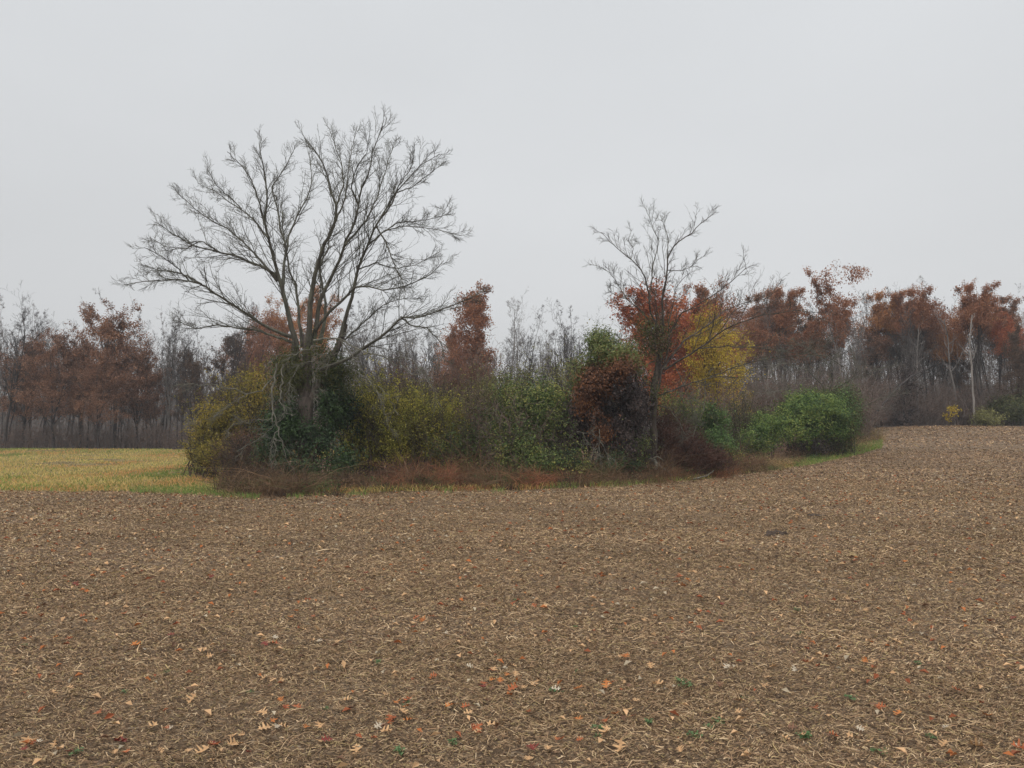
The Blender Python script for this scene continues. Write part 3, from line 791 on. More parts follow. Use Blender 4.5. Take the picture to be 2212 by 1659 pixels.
LIMBS = [ # coordinate set, points, Y0, Y1, r0, r1, density
 (c2, [(1090,1500),(1060,1380),(1030,1250),(1005,1150),(985,1080),(965,1000),(935,900),(905,800),(885,720),(895,640),(905,560),(900,480),(870,330),(850,190)], YM, 22.2, .125, .010, 1),
 (c2, [(1000,1140),(1005,1050),(1010,980),(1025,880),(985,740),(970,620),(930,490),(985,400),(1030,330),(1070,250)], YM, 24.6, .075, .009, 1),
 (c2, [(1025,890),(1040,790),(1080,700),(1110,630),(1150,560),(1190,470),(1180,330),(1170,240)], 23.7, 25.5, .05, .009, 1),
 (c2, [(1005,1150),(970,1050),(900,1000),(800,960),(700,920),(600,900),(500,870),(420,850),(300,780),(180,700)], YM, 21.4, .075, .009, 1.2),
 (c2, [(965,1080),(860,950),(780,860),(720,800),(640,740),(520,680),(420,600),(325,515)], 22.8, 24.8, .055, .009, 1.2),
 (c2, [(905,800),(820,690),(740,620),(640,560),(560,500),(455,450)], 22.4, 23.8, .042, .008, 1.1),
 (c2, [(740,620),(660,540),(580,470),(515,360)], 23.2, 22.4, .025, .007, 1),
 (c2, [(885,720),(860,600),(800,430),(740,340),(680,290),(645,250)], 22.4, 21.6, .042, .008, 1),
 (c2, [(1060,1440),(950,1400),(820,1330),(700,1240),(580,1170),(480,1100),(400,1080),(280,1070),(150,1080),(0,1105)], YM, 21.0, .085, .009, 1.2),
 (c2, [(480,1100),(400,1050),(300,1020),(200,1010),(90,970)], 21.8, 22.4, .035, .008, 1.2),
 (c2, [(400,1080),(330,1000),(240,930),(110,865)], 21.7, 20.6, .03, .008, 1.2),
 (c2, [(1080,1480),(960,1440),(850,1400),(700,1380),(560,1360),(450,1390),(300,1330)], YM, 24.5, .07, .010, 1),
 (c2, [(600,900),(480,820),(380,870),(250,860),(150,800)], 22.0, 23.2, .03, .008, 1.2),
 (c2, [(1130,1500),(1105,1300),(1090,1110),(1050,1030),(1030,930),(1010,800),(1000,700),(990,560)], 23.3, 25.0, .085, .012, 1),
 (c2, [(1175,1500),(1172,1350),(1180,1200),(1200,1100),(1215,1000),(1240,930),(1265,860),(1300,800),(1330,720),(1345,650),(1345,590),(1310,500),(1290,400),(1220,250),(1140,160)], YM, 22.0, .13, .009, 1),
 (c2, [(1345,590),(1395,470),(1380,330),(1335,200),(1300,100)], 22.3, 23.4, .04, .008, 1),
 (c2, [(1330,720),(1400,560),(1420,420),(1440,260),(1470,120)], 22.4, 24.5, .04, .008, 1),
 (c2, [(1195,1480),(1215,1380),(1235,1220),(1300,1080),(1350,980),(1385,900),(1400,830),(1460,740),(1490,600),(1500,500),(1560,380),(1580,250),(1650,50)], 23.2, 21.8, .11, .009, 1),
 (c2, [(1400,850),(1540,690),(1600,560),(1640,440),(1680,300),(1730,170)], 22.4, 24.2, .05, .008, 1),
 (c2, [(1490,600),(1440,480),(1470,360),(1540,260),(1560,140)], 22.3, 21.2, .035, .008, 1),
 (c2, [(1240,1480),(1270,1350),(1278,1230),(1255,1100),(1230,1000),(1290,880),(1310,760)], 23.4, 24.8, .09, .02, .9),
 (c2, [(1385,1440),(1400,1330),(1440,1210),(1465,1100),(1480,1010),(1510,930),(1550,850),(1600,720),(1650,640),(1720,520),(1800,430),(1900,330),(2010,265)], 23.1, 22.4, .095, .008, 1.1),
 (c2, [(1640,660),(1700,600),(1740,480),(1830,350),(1850,235)], 22.6, 21.4, .035, .008, 1),
 (c2, [(1720,520),(1830,480),(1930,400),(2040,320)], 22.6, 23.6, .028, .008, 1.1),
 (c2, [(1600,720),(1660,830),(1690,900),(1720,980),(1760,1060),(1790,1150)], 22.5, 21.6, .04, .012, 1.4),
 (c2, [(1215,1390),(1290,1290),(1380,1210),(1450,1130),(1540,1110),(1650,1140),(1800,1110),(1950,1040),(2035,950)], YM, 21.4, .07, .008, 1.1),
 (c2, [(1550,850),(1650,760),(1740,730),(1850,730),(2000,750),(2140,790)], 22.7, 21.3, .035, .007, 1.1),
 (c2, [(1650,760),(1750,700),(1850,700),(1950,680),(2080,650)], 22.5, 23.6, .028, .007, 1.1),
 (c2, [(2000,690),(2040,640),(2060,590)], 23.2, 23.2, .012, .006, 1),
 (c2, [(1480,1010),(1600,960),(1700,1000),(1850,980),(1990,900)], 22.8, 24.5, .035, .008, 1.1),
 (c2, [(1240,1650),(1400,1590),(1540,1500),(1620,1450),(1690,1390),(1760,1310),(1850,1320),(1950,1290),(2110,1230),(2260,1160)], 22.6, 21.2, .085, .010, 1),
 (c2, [(1760,1310),(1830,1370),(1930,1380),(2020,1480),(2040,1600)], 21.9, 21.3, .04, .009, 1.1),
 (c2, [(1260,1600),(1350,1500),(1440,1420),(1540,1330),(1650,1230),(1750,1200),(1900,1190)], 23, 24.6, .05, .009, 1.1),
]
for i, (f, pts, Y0, Y1, r0, r1, dn) in enumerate(LIMBS):
    path = trace(lambda a, b: (660 + (f(a, b)[0] - 660) * (.95 if f is c2 else 1), 930 + (f(a, b)[1] - 930) * (.95 if f is c2 else 1)), pts, Y0, Y1)
    m_ = limb_mesh(path, r0 * .80, r1, rngt, M['bark_main'], base, dn * 1.15)
    link('limb', m_, big)
# pale drooping lower branches
LOW = [
 (c3, [(1100,280),(1200,258),(1320,275),(1500,370),(1700,430),(1900,540),(2060,620)], 22.5, 20.8, .05, .010, 1.3),
 (c3, [(1320,280),(1420,420),(1520,560),(1600,680),(1680,820),(1720,1000)], 22.2, 21.2, .03, .007, 1.2),
 (c3, [(1240,350),(1100,440),(960,500),(900,600),(870,770)], 22.0, 21.6, .022, .008, 1.2),
 (c3, [(1330,300),(1340,380),(1230,400),(1215,480),(1195,570)], 22.2, 21.8, .022, .008, 1.2),
 (c3, [(1090,350),(1100,450),(1098,560),(1100,700),(1130,830)], 22.1, 22.0, .018, .007, 1.0),
 (c3, [(1150,330),(1000,360),(900,410),(800,400),(720,470)], 22.3, 21.5, .03, .008, 1.2),
 (c3, [(820,560),(700,650),(680,700),(540,720),(420,690),(250,650),(60,640),(-80,670)], 22.7, 21.8, .035, .009, 1.0),
 (c3, [(540,720),(400,830),(250,930),(140,960)], 22.2, 21.4, .018, .007, 1.0),
 (c3, [(760,930),(620,960),(450,960),(395,1020),(385,1080)], 22.3, 21.6, .02, .007, 1.0),
 (c3, [(860,880),(700,1060),(560,1140),(460,1200)], 22.3, 21.4, .018, .007, 1.0),
 (c3, [(1420,520),(1560,600),(1700,720),(1800,900)], 22.0, 21.0, .02, .007, 1.3),
 (c3, [(1700,430),(1850,420),(2000,520),(2100,700),(2160,840)], 21.3, 20.8, .02, .007, 1.3),
]
for f, pts, Y0, Y1, r0, r1, dn in LOW:
    o = link('limb', limb_mesh(trace(f, pts, Y0, Y1), r0 * .75, r1, rngt, M['dead_wood'], base, dn * .3, up=-0.12, twist=.03), big)
    o['label'] = 'pale lichen-grey drooping lower branch'
# hanging dead branch beside trunk (broken, hangs down in front)
HANG = [
 [(790,470),(765,600),(748,720),(758,870),(800,980),(832,1120),(866,1260),(930,1350),(930,1450),(898,1500)],
 [(845,480),(830,620),(820,780),(862,870),(900,900),(950,892)],
 [(758,880),(740,930),(800,1010),(785,1150),(770,1320),(722,1400)],
 [(866,1260),(850,1380),(780,1450),(720,1495)],
 [(832,1120),(760,1100),(735,1200),(728,1290)],
]
hr = P(*c3(800, 1450), 21.6)
hb = thing('dead_branch', (hr[0], 21.6, float(terrain(hr[0], 21.6))), 'pale crooked dead branches hanging down left of the big trunk', 'branch')
for j, pts in enumerate(HANG):
    link('branch', limb_mesh(trace(c3, pts, 22.0, 21.5), .028 if j < 2 else .018, .009, rngt, M['dead_wood'], hb.location, 0.16, up=-0.25, twist=.03), hb)

# ------------------------------------------------------------------ the second bare tree
YS = 25.0
b2 = np.array(P(1412, 1000, YS)); b2[2] = float(terrain(b2[0], YS)) - 0.1
sec = thing('bare_tree', b2, 'smaller bare tree with a dark trunk standing before the red and golden trees', 'tree')
pts = [b2] + [P(*c5(x, y), YS) for x, y in [(372,1430),(385,1350),(370,1260),(383,1150),(378,1060),(398,980),(410,900),(432,800)]]
pp = resample(pts, 16)
tr2 = np.linspace(.14, .085, 16); tr2[0] = .22; tr2[1] = .17
V_, F_ = tubes(pp[None], tr2[None], 12)
V_ = V_ + (0.03 * (noise2(V_[:, 0] * 22 + V_[:, 1] * 15, V_[:, 2] * 3, 22) - .5))[:, None] * np.array([1, -1, 0.1])
link('trunk', mesh_from('trunk', [(V_, F_, 0)], [M['bark_second']], b2, True), sec)
L2S = [
 ([(385,1130),(415,1040),(425,960),(455,880),(470,800),(462,700),(490,600),(500,500),(560,430)], 24.8, 25.6, .085, .009, .9),
 ([(405,930),(392,840),(385,740),(400,640),(385,540),(400,430)], 24.9, 24.3, .06, .009, .9),
 ([(430,810),(430,650),(425,560),(455,400),(460,320),(500,250),(590,190),(650,130),(718,78)], YS, 24.2, .10, .008, .8),
 ([(455,330),(462,220),(440,150),(418,85)], 24.6, 25.2, .035, .008, .8),
 ([(425,760),(360,640),(350,520),(330,430),(270,350),(200,300),(140,240),(82,182)], YS, 24.0, .07, .008, .8),
 ([(356,575),(362,500),(375,370),(410,240),(370,140),(335,40)], 24.7, 25.8, .05, .007, .8),
 ([(250,340),(265,270),(230,230),(250,190)], 24.3, 24.6, .02, .007, .8),
 ([(400,740),(300,620),(230,560),(170,470),(130,410),(65,375)], YS, 24.5, .045, .007, .8),
 ([(330,640),(240,570),(150,530),(120,515)], 24.7, 24.0, .02, .007, .8),
 ([(455,400),(540,400),(600,370),(650,320)], 24.7, 25.4, .03, .007, .8),
 ([(432,860),(480,730),(540,640),(650,580),(760,510),(830,450),(905,385),(885,330)], YS, 23.6, .06, .007, .7),
 ([(430,960),(480,880),(560,790),(640,740),(720,680),(780,630),(860,590),(1000,560),(1100,500)], YS, 26.2, .075, .007, .8),
 ([(440,960),(540,900),(640,840),(740,760),(840,700),(1000,650),(1200,625),(1350,640)], YS, 23.0, .075, .008, .8),
 ([(640,840),(800,825),(1000,840),(1200,870),(1350,880),(1480,960)], 24.2, 22.8, .035, .008, .8),
 ([(400,900),(330,940),(230,950),(180,1000),(195,1050)], YS, 24.2, .04, .008, .8),
 ([(400,1110),(500,1070),(600,1030),(720,1000),(900,1000),(1050,1010)], YS, 23.4, .05, .007, .8),
 ([(700,1000),(850,940),(1000,900),(1200,880),(1400,800)], 24.0, 22.5, .03, .007, .8),
 ([(670,1020),(668,1100),(665,1180),(620,1280),(600,1340)], 24.0, 23.8, .022, .008, .8),
 ([(400,1160),(470,1180),(520,1250),(560,1330)], YS, 24.0, .03, .008, .8),
 ([(500,930),(560,1080),(600,1180),(640,1260)], YS, 24.2, .025, .007, .8),
]
for pts, Y0, Y1, r0, r1, dn in L2S:
    link('limb', limb_mesh(trace(c5, pts, Y0, Y1), r0 * .6, r1, rngt, M['bark_main'] if r0 < .06 else M['bark_second'], b2, dn * 1.05), sec)

# more distant pale bare tree whose arms spread over the green mound
b3 = onground(1800, 41)
th = thing('bare_tree', b3, 'half-fallen grey bare tree whose pale arms spread above the large green vine mound', 'tree')
link('trunk', mesh_from('trunk', [(*tubes(resample([b3, P(1800, 930, 41), P(1795, 880, 41), P(1788, 850, 41)], 10)[None], np.linspace(.12, .08, 10)[None], 8), 0)], [M['bark_grey']], b3, True), th)
for pts, Y1, r0 in [([(1790,860),(1775,830),(1745,800),(1700,785),(1650,790)], 34, .05), ([(1788,852),(1800,820),(1790,790),(1760,760),(1720,740)], 37, .05),
                ([(1790,850),(1820,830),(1850,815),(1880,800),(1930,790)], 34.5, .04), ([(1790,860),(1830,840),(1850,800),(1840,760)], 37, .04),
                ([(1790,880),(1760,850),(1700,840),(1650,850),(1610,845)], 34.5, .035), ([(1800,900),(1850,885),(1900,862),(1960,850)], 35, .04)]:
    link('limb', limb_mesh(trace(lambda a, b: (a, b), pts, 41, Y1 + 2), r0 * .9, .011, rngt, M['dead_wood'], b3, .9, minr=.008), th)

# ------------------------------------------------------------------ leafy shrubs and vines
def ell(u, v, ru, rv, Y, rY=None):
    c = P(u, v, Y); s = Y * K / F_PX
    return (c[0], Y, c[2], ru * s, (rY if rY is not None else max(0.5, ru * s * 0.8)), rv * s)

def cloud(lobes, n, sig, rng, inner=0.35, per=35):
    lob = np.array(lobes)
    w = lob[:, 3] * lob[:, 5]; w = w / w.sum()
    nc = max(8, int(n / per * 2.0))
    li = rng.choice(len(lob), nc, p=w)
    d = norm(rng.normal(size=(nc, 3)))
    rad = np.where(rng.random(nc) < inner, rng.random(nc) ** 0.5 * 0.85, rng.uniform(0.78, 1.12, nc))
    cc = lob[li, :3] + d * lob[li, 3:] * rad[:, None]
    so = float(lob[:, 0].sum()) % 7
    hole = noise2(cc[:, 0] * 1.5 + cc[:, 1] * .9 + so, cc[:, 2] * 1.9 + cc[:, 1] * .7, 77)
    o = np.argsort(-hole + rng.normal(size=nc) * .12)[:max(6, int(nc / 2.0))]
    cc, li, d = cc[o], li[o], d[o]; nc = len(o)
    ci = rng.integers(0, nc, n)
    sg = sig * rng.uniform(0.5, 1.5, nc)[ci][:, None]
    ax = norm(rng.normal(size=(nc, 3)) + d + np.array([0, 0, .4]))[ci]
    p = cc[ci] + rng.normal(size=(n, 3)) * sg * .75 + ax * (rng.normal(size=(n, 1)) * sg * 1.3)
    nr_ = norm((p - lob[li][ci][:, :3]) / lob[li][ci][:, 3:]) + np.array([0, 0, 0.5])
    ok = p[:, 2] > terrain(p[:, 0], p[:, 1]) + 0.02
    return p[ok], nr_[ok]

def shrub(name, label, cat, lobes, mats, n, lsize=0.06, sig=0.16, stems=40, seed=0, inner=0.35, stemmat='stem', twig=5, sr=0.02, outward=True, extra=None, aspect=0.6, droop=0.3, per=35, arch=0.3, part='foliage'):
    rng = np.random.default_rng(seed)
    lob = np.array(lobes)
    cx = lob[:, 0].mean(); cy = lob[:, 1].mean()
    org = np.array([cx, cy, float(terrain(cx, cy))])
    root = thing(name, org, label, cat)
    # stems
    if stems:
        w = lob[:, 3] * lob[:, 5]; li = rng.choice(len(lob), stems, p=w / w.sum())
        tgt = lob[li, :3] + norm(rng.normal(size=(stems, 3)) + np.array([0, 0, .5])) * lob[li, 3:] * rng.uniform(.6, 1.45 if not outward else 1.3, (stems, 1))
        bx = lob[li, 0] + rng.normal(size=stems) * lob[li, 3] * .35; by = lob[li, 1] + rng.normal(size=stems) * lob[li, 4] * .35
        b = np.stack([bx, by, terrain(bx, by) - .05], 1)
        t = np.linspace(0, 1, 9)[None, :, None]
        path = b[:, None] * (1 - t) + tgt[:, None] * t
        path[..., 2] += (np.sin(t[..., 0] * math.pi) * arch * rng.uniform(.2, 1, (stems, 1)))
        path[:, 1:-1] += rng.normal(size=(stems, 7, 3)) * 0.03
        rad = np.linspace(1, .35, 9)[None] * rng.uniform(.6, 1.2, (stems, 1)) * sr
        ch = [(*tubes(path, rad, 4), 0)]
        s, d, L, r_ = spawn(path, rad, pathlen(path), twig, 0.25, .8, .3, rng, up=.1)
        p1, q1 = grow(s, d, L, np.clip(r_, .006, .012), 6, .2, 0.0, rng, tip=.5)
        ch.append((*tubes(p1, q1, 3), 0))
        s, d, L, r_ = spawn(p1, q1, L, 4, 0.2, .8, .5, rng, up=.1, lmin=.1)
        p2, q2 = grow(s, d, L, np.full(len(L), .0055), 4, .25, 0.0, rng, tip=.6)
        ch.append((*tubes(p2, q2, 3), 0))
        link('stems', mesh_from('stems', ch, [M[stemmat]], org), root)
    if n:
        nt_ = int(n * .45) if (stems and not outward) else (int(n * .12) if stems else 0)
        p, nn = cloud(lobes, n - nt_, sig, rng, inner, per)
        if nt_:
            tips = np.concatenate([p1[:, 1:].reshape(-1, 3), p2[:, 1:].reshape(-1, 3), p2[:, 2:].reshape(-1, 3)])
            pt = tips[rng.integers(0, len(tips), nt_)] + rng.normal(size=(nt_, 3)) * .03
            p = np.concatenate([p, pt]); nn = np.concatenate([nn, np.tile([0, 0, .8], (nt_, 1))])
        V, Fc = leafquads(p, rng.uniform(.6, 1.3, len(p)) * lsize, rng, aspect, nn if outward else None, droop)
        link(part, mesh_from(part, [(V, Fc, 0)], [M[mats]], org), root)
    for (lb, mt, nn_, ls, nm) in (extra or []):
        p, n2 = cloud(lb, nn_, sig, rng, inner, per)
        V, Fc = leafquads(p, rng.uniform(.6, 1.3, len(p)) * ls, rng, aspect, n2 if outward else None, droop)
        o = link('foliage', mesh_from('foliage', [(V, Fc, 0)], [M[mt]], org), root)
        if nm: o['label'] = nm
    return root

shrub('shrub', 'yellow-olive bush at the left end of the grove beside the meadow', 'shrub',
      [ell(455, 925, 52, 62, 27), ell(520, 890, 55, 60, 27.5), ell(560, 850, 45, 50, 28), ell(430, 965, 32, 40, 26.5), ell(455, 985, 40, 28, 25.2)], 'honey_dull', 20000, .07, .2, 110, 101, .5, twig=6, outward=False,
      extra=[([ell(520, 970, 50, 34, 25.5)], 'thicket_leaf', 3500, .05, 'brown withered lower leaves')])
shrub('bare_shrub', 'dark twiggy brush at the lower left foot of the yellow-olive bush', 'shrub', [ell(525, 985, 55, 40, 24.5), ell(575, 1010, 42, 32, 23)], 'thicket_leaf', 2500, .05, .2, 90, 102, .5, 'stem', 7, .012, False)
shrub('ivy', 'dark ivy climbing the big trunk and spreading at its foot', 'vine',
      [ell(612, 880, 28, 105, 23.6, .5), ell(600, 960, 40, 50, 22.8), ell(715, 850, 30, 80, 23.4, .6), ell(625, 900, 20, 60, 22.8, .3), ell(745, 900, 34, 60, 24.2), ell(668, 962, 42, 48, 22.5, .4), ell(690, 990, 70, 45, 22.2, .7), ell(738, 1000, 36, 32, 22.3, .5), ell(640, 1000, 45, 30, 22.2, .6)],
      'ivy', 30000, .078, .13, 70, 103, .35, sr=.02)
shrub('ivy', 'olive clump of vine leaves high on the stems of the big bare tree', 'vine',
      [ell(690, 755, 40, 32, 22.9, .5), ell(632, 800, 32, 60, 22.9, .4), ell(735, 800, 34, 45, 23.1, .5), ell(700, 820, 22, 40, 22.9, .3)], 'ivy_olive', 12000, .055, .16, 0, 104, .5)
shrub('shrub', 'bright yellow-green bush just right of the big trunk', 'shrub',
      [ell(800, 910, 60, 85, 25.0), ell(850, 935, 60, 78, 24.5), ell(770, 975, 40, 40, 24)], 'honey', 36000, .066, .18, 90, 105, .4, outward=False)
shrub('shrub', 'yellow-green bush right of the brightest one', 'shrub',
      [ell(925, 945, 55, 72, 24.8), ell(890, 900, 45, 60, 25.5), ell(960, 905, 45, 50, 26)], 'honey', 25000, .066, .2, 80, 106, .45, outward=False)
shrub('shrub', 'dull dark green bush low in the middle of the grove', 'shrub',
      [ell(985, 975, 55, 45, 24.2), ell(1040, 960, 45, 60, 24.5)], 'mixed', 9000, .075, .18, 60, 107, .4, outward=False)
shrub('bare_shrub', 'russet twiggy shrub rising behind the middle bushes', 'shrub',
      [ell(960, 840, 70, 55, 29), ell(1030, 820, 50, 60, 29), ell(870, 830, 60, 50, 29.5)], 'thicket_leaf', 8000, .06, .25, 170, 108, .6, 'stem_brown', 7, .016, False)
shrub('shrub', 'big mixed green bush left of the ivy-topped mound', 'shrub',
      [ell(1110, 900, 55, 78, 25), ell(1170, 900, 60, 85, 24.5), ell(1120, 975, 60, 48, 23.5), ell(1215, 960, 40, 60, 23.5)], 'mixed', 31000, .072, .17, 90, 109, .35)
shrub('shrub', 'pale olive shrub top above the big mixed green bush', 'shrub',
      [ell(1130, 835, 55, 42, 26.5), ell(1195, 825, 45, 45, 26.5), ell(1070, 850, 40, 35, 27)], 'olive_pale', 9000, .058, .22, 70, 110, .5, outward=False)
shrub('shrub', 'low leafy green bush at the foot of the big mixed green bush', 'shrub',
      [ell(1150, 1000, 65, 30, 22.9, .5), ell(1225, 1010, 45, 30, 22.8, .5)], 'mixed', 7000, .072, .14, 30, 111, .4)
shrub('bare_shrub', 'thin arching twigs rising through the yellow-green bushes', 'shrub',
      [ell(860, 880, 110, 90, 24.6, 1.2), ell(930, 930, 80, 70, 24.2, 1.0)], 'honey_dull', 1800, .05, .25, 60, 131, .6, 'stem', 6, .010, False, arch=.5)
shrub('bare_shrub', 'dark twigs tangled through the middle bushes', 'shrub',
      [ell(1040, 920, 60, 90, 24.5, 1.0), ell(1110, 950, 80, 80, 23.6, 1.0)], 'thicket_leaf', 1800, .05, .25, 60, 132, .6, 'stem_brown', 6, .010, False, arch=.4)
shrub('bare_shrub', 'tall brown brush between the smaller bare tree and the large green mound', 'shrub',
      [ell(1640, 890, 80, 60, 42, 2.0), ell(1560, 900, 60, 60, 38, 2.0), ell(1500, 890, 50, 60, 33, 1.5)], 'thicket_leaf', 5000, .08, .3, 260, 133, .6, 'stem_brown', 6, .016, False, arch=.3)
shrub('bare_shrub', 'grey twiggy brush behind the right end of the grove', 'shrub',
      [ell(1850, 900, 40, 36, 46, 2.0)], 'thicket_leaf', 1200, .08, .3, 80, 134, .6, 'stem_brown', 6, .016, False, arch=.3)
shrub('shrub', 'olive sprays filling the dip between the yellow-green and the dark green bushes', 'shrub',
      [ell(1000, 900, 60, 60, 26.5, 1.2), ell(1050, 880, 50, 50, 27, 1.2), ell(920, 870, 70, 40, 27.5, 1.2)], 'olive_pale', 9000, .06, .24, 110, 135, .5, outward=False)
# vine mound: one smothered tree, green cap, rust and blackened leaves below
shrub('vine_mound', 'tall vine-smothered stump with a green cap and withered rust and black sides', 'vine',
      [ell(1296, 742, 30, 26, 25, .8), ell(1318, 768, 46, 32, 24.8, 1.0), ell(1352, 782, 34, 26, 24.8, .9), ell(1262, 795, 30, 24, 25, .8), ell(1378, 808, 22, 30, 25.2, .7), ell(1248, 825, 14, 18, 24.8, .5)], 'vine_top', 17000, .075, .12, 60, 112, .3,
      extra=[([ell(1285, 845, 28, 44, 23.9, .7), ell(1338, 802, 32, 20, 24.0, .6), ell(1298, 905, 20, 48, 23.6, .5), ell(1262, 870, 18, 36, 24, .5)], 'dead_rust', 13000, .08, 'withered rust-brown leaves'),
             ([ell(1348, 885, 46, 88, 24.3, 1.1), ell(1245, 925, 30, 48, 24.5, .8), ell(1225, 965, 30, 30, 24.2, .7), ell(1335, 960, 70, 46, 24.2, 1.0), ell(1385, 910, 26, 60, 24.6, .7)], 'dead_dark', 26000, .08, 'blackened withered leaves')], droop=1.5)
shrub('shrub', 'low dark green bush at the foot of the vine-smothered stump', 'shrub',
      [ell(1290, 1010, 60, 34, 23.4, .6), ell(1230, 1005, 35, 30, 23.2, .5), ell(1350, 1005, 45, 26, 23.6, .6)], 'ivy', 11000, .06, .12, 30, 113, .35)
shrub('shrub', 'grey-green bush between the low dark bush and the second bare tree', 'shrub',
      [ell(1375, 985, 30, 42, 24.0, .5)], 'mixed', 3500, .055, .14, 25, 114, .4)
shrub('ivy', 'brown-green vine tangle high on the trunk of the smaller bare tree', 'vine',
      [ell(1418, 740, 34, 48, 25, .5), ell(1410, 850, 12, 50, 24.9, .25), ell(1405, 930, 14, 45, 24.8, .25), ell(1395, 710, 22, 30, 25, .4), ell(1450, 700, 28, 20, 25.1, .4), ell(1430, 790, 25, 25, 25, .4)], 'ivy_olive', 4500, .06, .18, 0, 115, .6,
      extra=[([ell(1420, 750, 30, 60, 25, .4)], 'thicket_leaf', 1800, .05, None)])
shrub('bramble_thicket', 'dark red-brown bramble heap right of the smaller bare tree', 'brambles',
      [ell(1480, 985, 62, 42, 25.2, 1.0), ell(1440, 940, 40, 45, 26, .9), ell(1530, 1005, 40, 22, 25.6, .7)], 'dead_dark', 5500, .055, .18, 330, 116, .5, 'stem_red', 8, .011, False, arch=.6)
shrub('shrub', 'olive-green bush behind the bramble heap', 'shrub',
      [ell(1480, 900, 45, 50, 29, 1), ell(1445, 880, 30, 40, 29, 1), ell(1560, 985, 40, 25, 28, .8)], 'mixed', 8000, .06, .2, 50, 117, .45, outward=False)
shrub('vine_mound', 'small rounded dark green vine mound right of the bramble heap', 'vine',
      [ell(1535, 925, 34, 48, 29, 1.0), ell(1550, 965, 34, 24, 28.5, .8)], 'vine', 9500, .08, .12, 25, 118, .3)
shrub('shrub', 'thin brown shrub between the two smaller vine mounds', 'shrub',
      [ell(1600, 915, 32, 50, 34, 1.0), ell(1590, 965, 30, 30, 32, .8)], 'ivy_olive', 4200, .06, .2, 60, 119, .5, outward=False)
shrub('vine_mound', 'yellow-green vine mound left of the large green one', 'vine',
      [ell(1648, 930, 34, 40, 34, 1.1), ell(1628, 955, 28, 26, 33, .9)], 'vine_bright', 9500, .085, .13, 25, 120, .3,
      extra=[([ell(1625, 960, 30, 24, 33, .8)], 'mixed', 2500, .07, None)])
shrub('vine_mound', 'large bright green vine mound near the right end of the grove', 'vine',
      [ell(1745, 895, 55, 42, 37, 1.7), ell(1720, 920, 42, 36, 36.5, 1.4), ell(1782, 905, 45, 44, 37.5, 1.6)], 'vine_bright', 27000, .10, .15, 40, 121, .25,
      extra=[([ell(1740, 962, 62, 16, 37, 1.0)], 'dead_dark', 3500, .08, 'dark leaves low under the dome')])  # low strip of much darker leaves below the green dome
shrub('shrub', 'dusky olive bush on the right shoulder of the large green mound', 'shrub',
      [ell(1812, 885, 34, 50, 38.5, 1.5), ell(1825, 925, 28, 40, 38, 1.3), ell(1790, 955, 45, 26, 37, 1.0), ell(1780, 860, 45, 26, 39.5, 1.2)], 'ivy_olive', 17000, .085, .18, 60, 122, .4,
      extra=[([ell(1818, 900, 34, 60, 38, 1.3)], 'vine', 5000, .08, None)])
shrub('shrub', 'small grey-green bush near the pale trunk at the right field edge', 'shrub', [ell(2133, 905, 19, 16, 55, 1.2)], 'olive_pale', 3500, .12, .18, 15, 123, .3)
shrub('shrub', 'dark evergreen bush at the right edge of the picture', 'shrub', [ell(2185, 885, 36, 26, 57, 2.0)], 'ivy_olive', 6000, .14, .25, 25, 124, .4)
shrub('vine_mound', 'vines wrapping the thick dark tree at the right field edge', 'vine', [ell(1955, 880, 18, 50, 58, .9), ell(1960, 820, 26, 40, 58, 1.0), ell(1950, 905, 30, 22, 57.5, 1.0)], 'dead_dark', 5000, .12, .25, 60, 125, .5, 'stem_brown', sr=.03)

# ------------------------------------------------------------------ grass, dead grass, litter
def blades(x, y, h, w, lean, tint, rng, seg=3):
    n = len(x)
    z = terrain(x, y)
    a = rng.uniform(0, 2 * math.pi, n)
    dx, dy = np.cos(a) * lean, np.sin(a) * lean
    t = np.linspace(0, 1, seg)
    path = np.stack([x[:, None] + dx[:, None] * h[:, None] * t ** 2, y[:, None] + dy[:, None] * h[:, None] * t ** 2, z[:, None] + h[:, None] * t * (1 - .35 * lean[:, None] * t)], -1)
    wd = w[:, None] * (1 - .85 * t)[None]
    V, Fc = ribbons(path, wd, rng)
    return V, Fc, np.repeat(tint, seg * 2, axis=0)

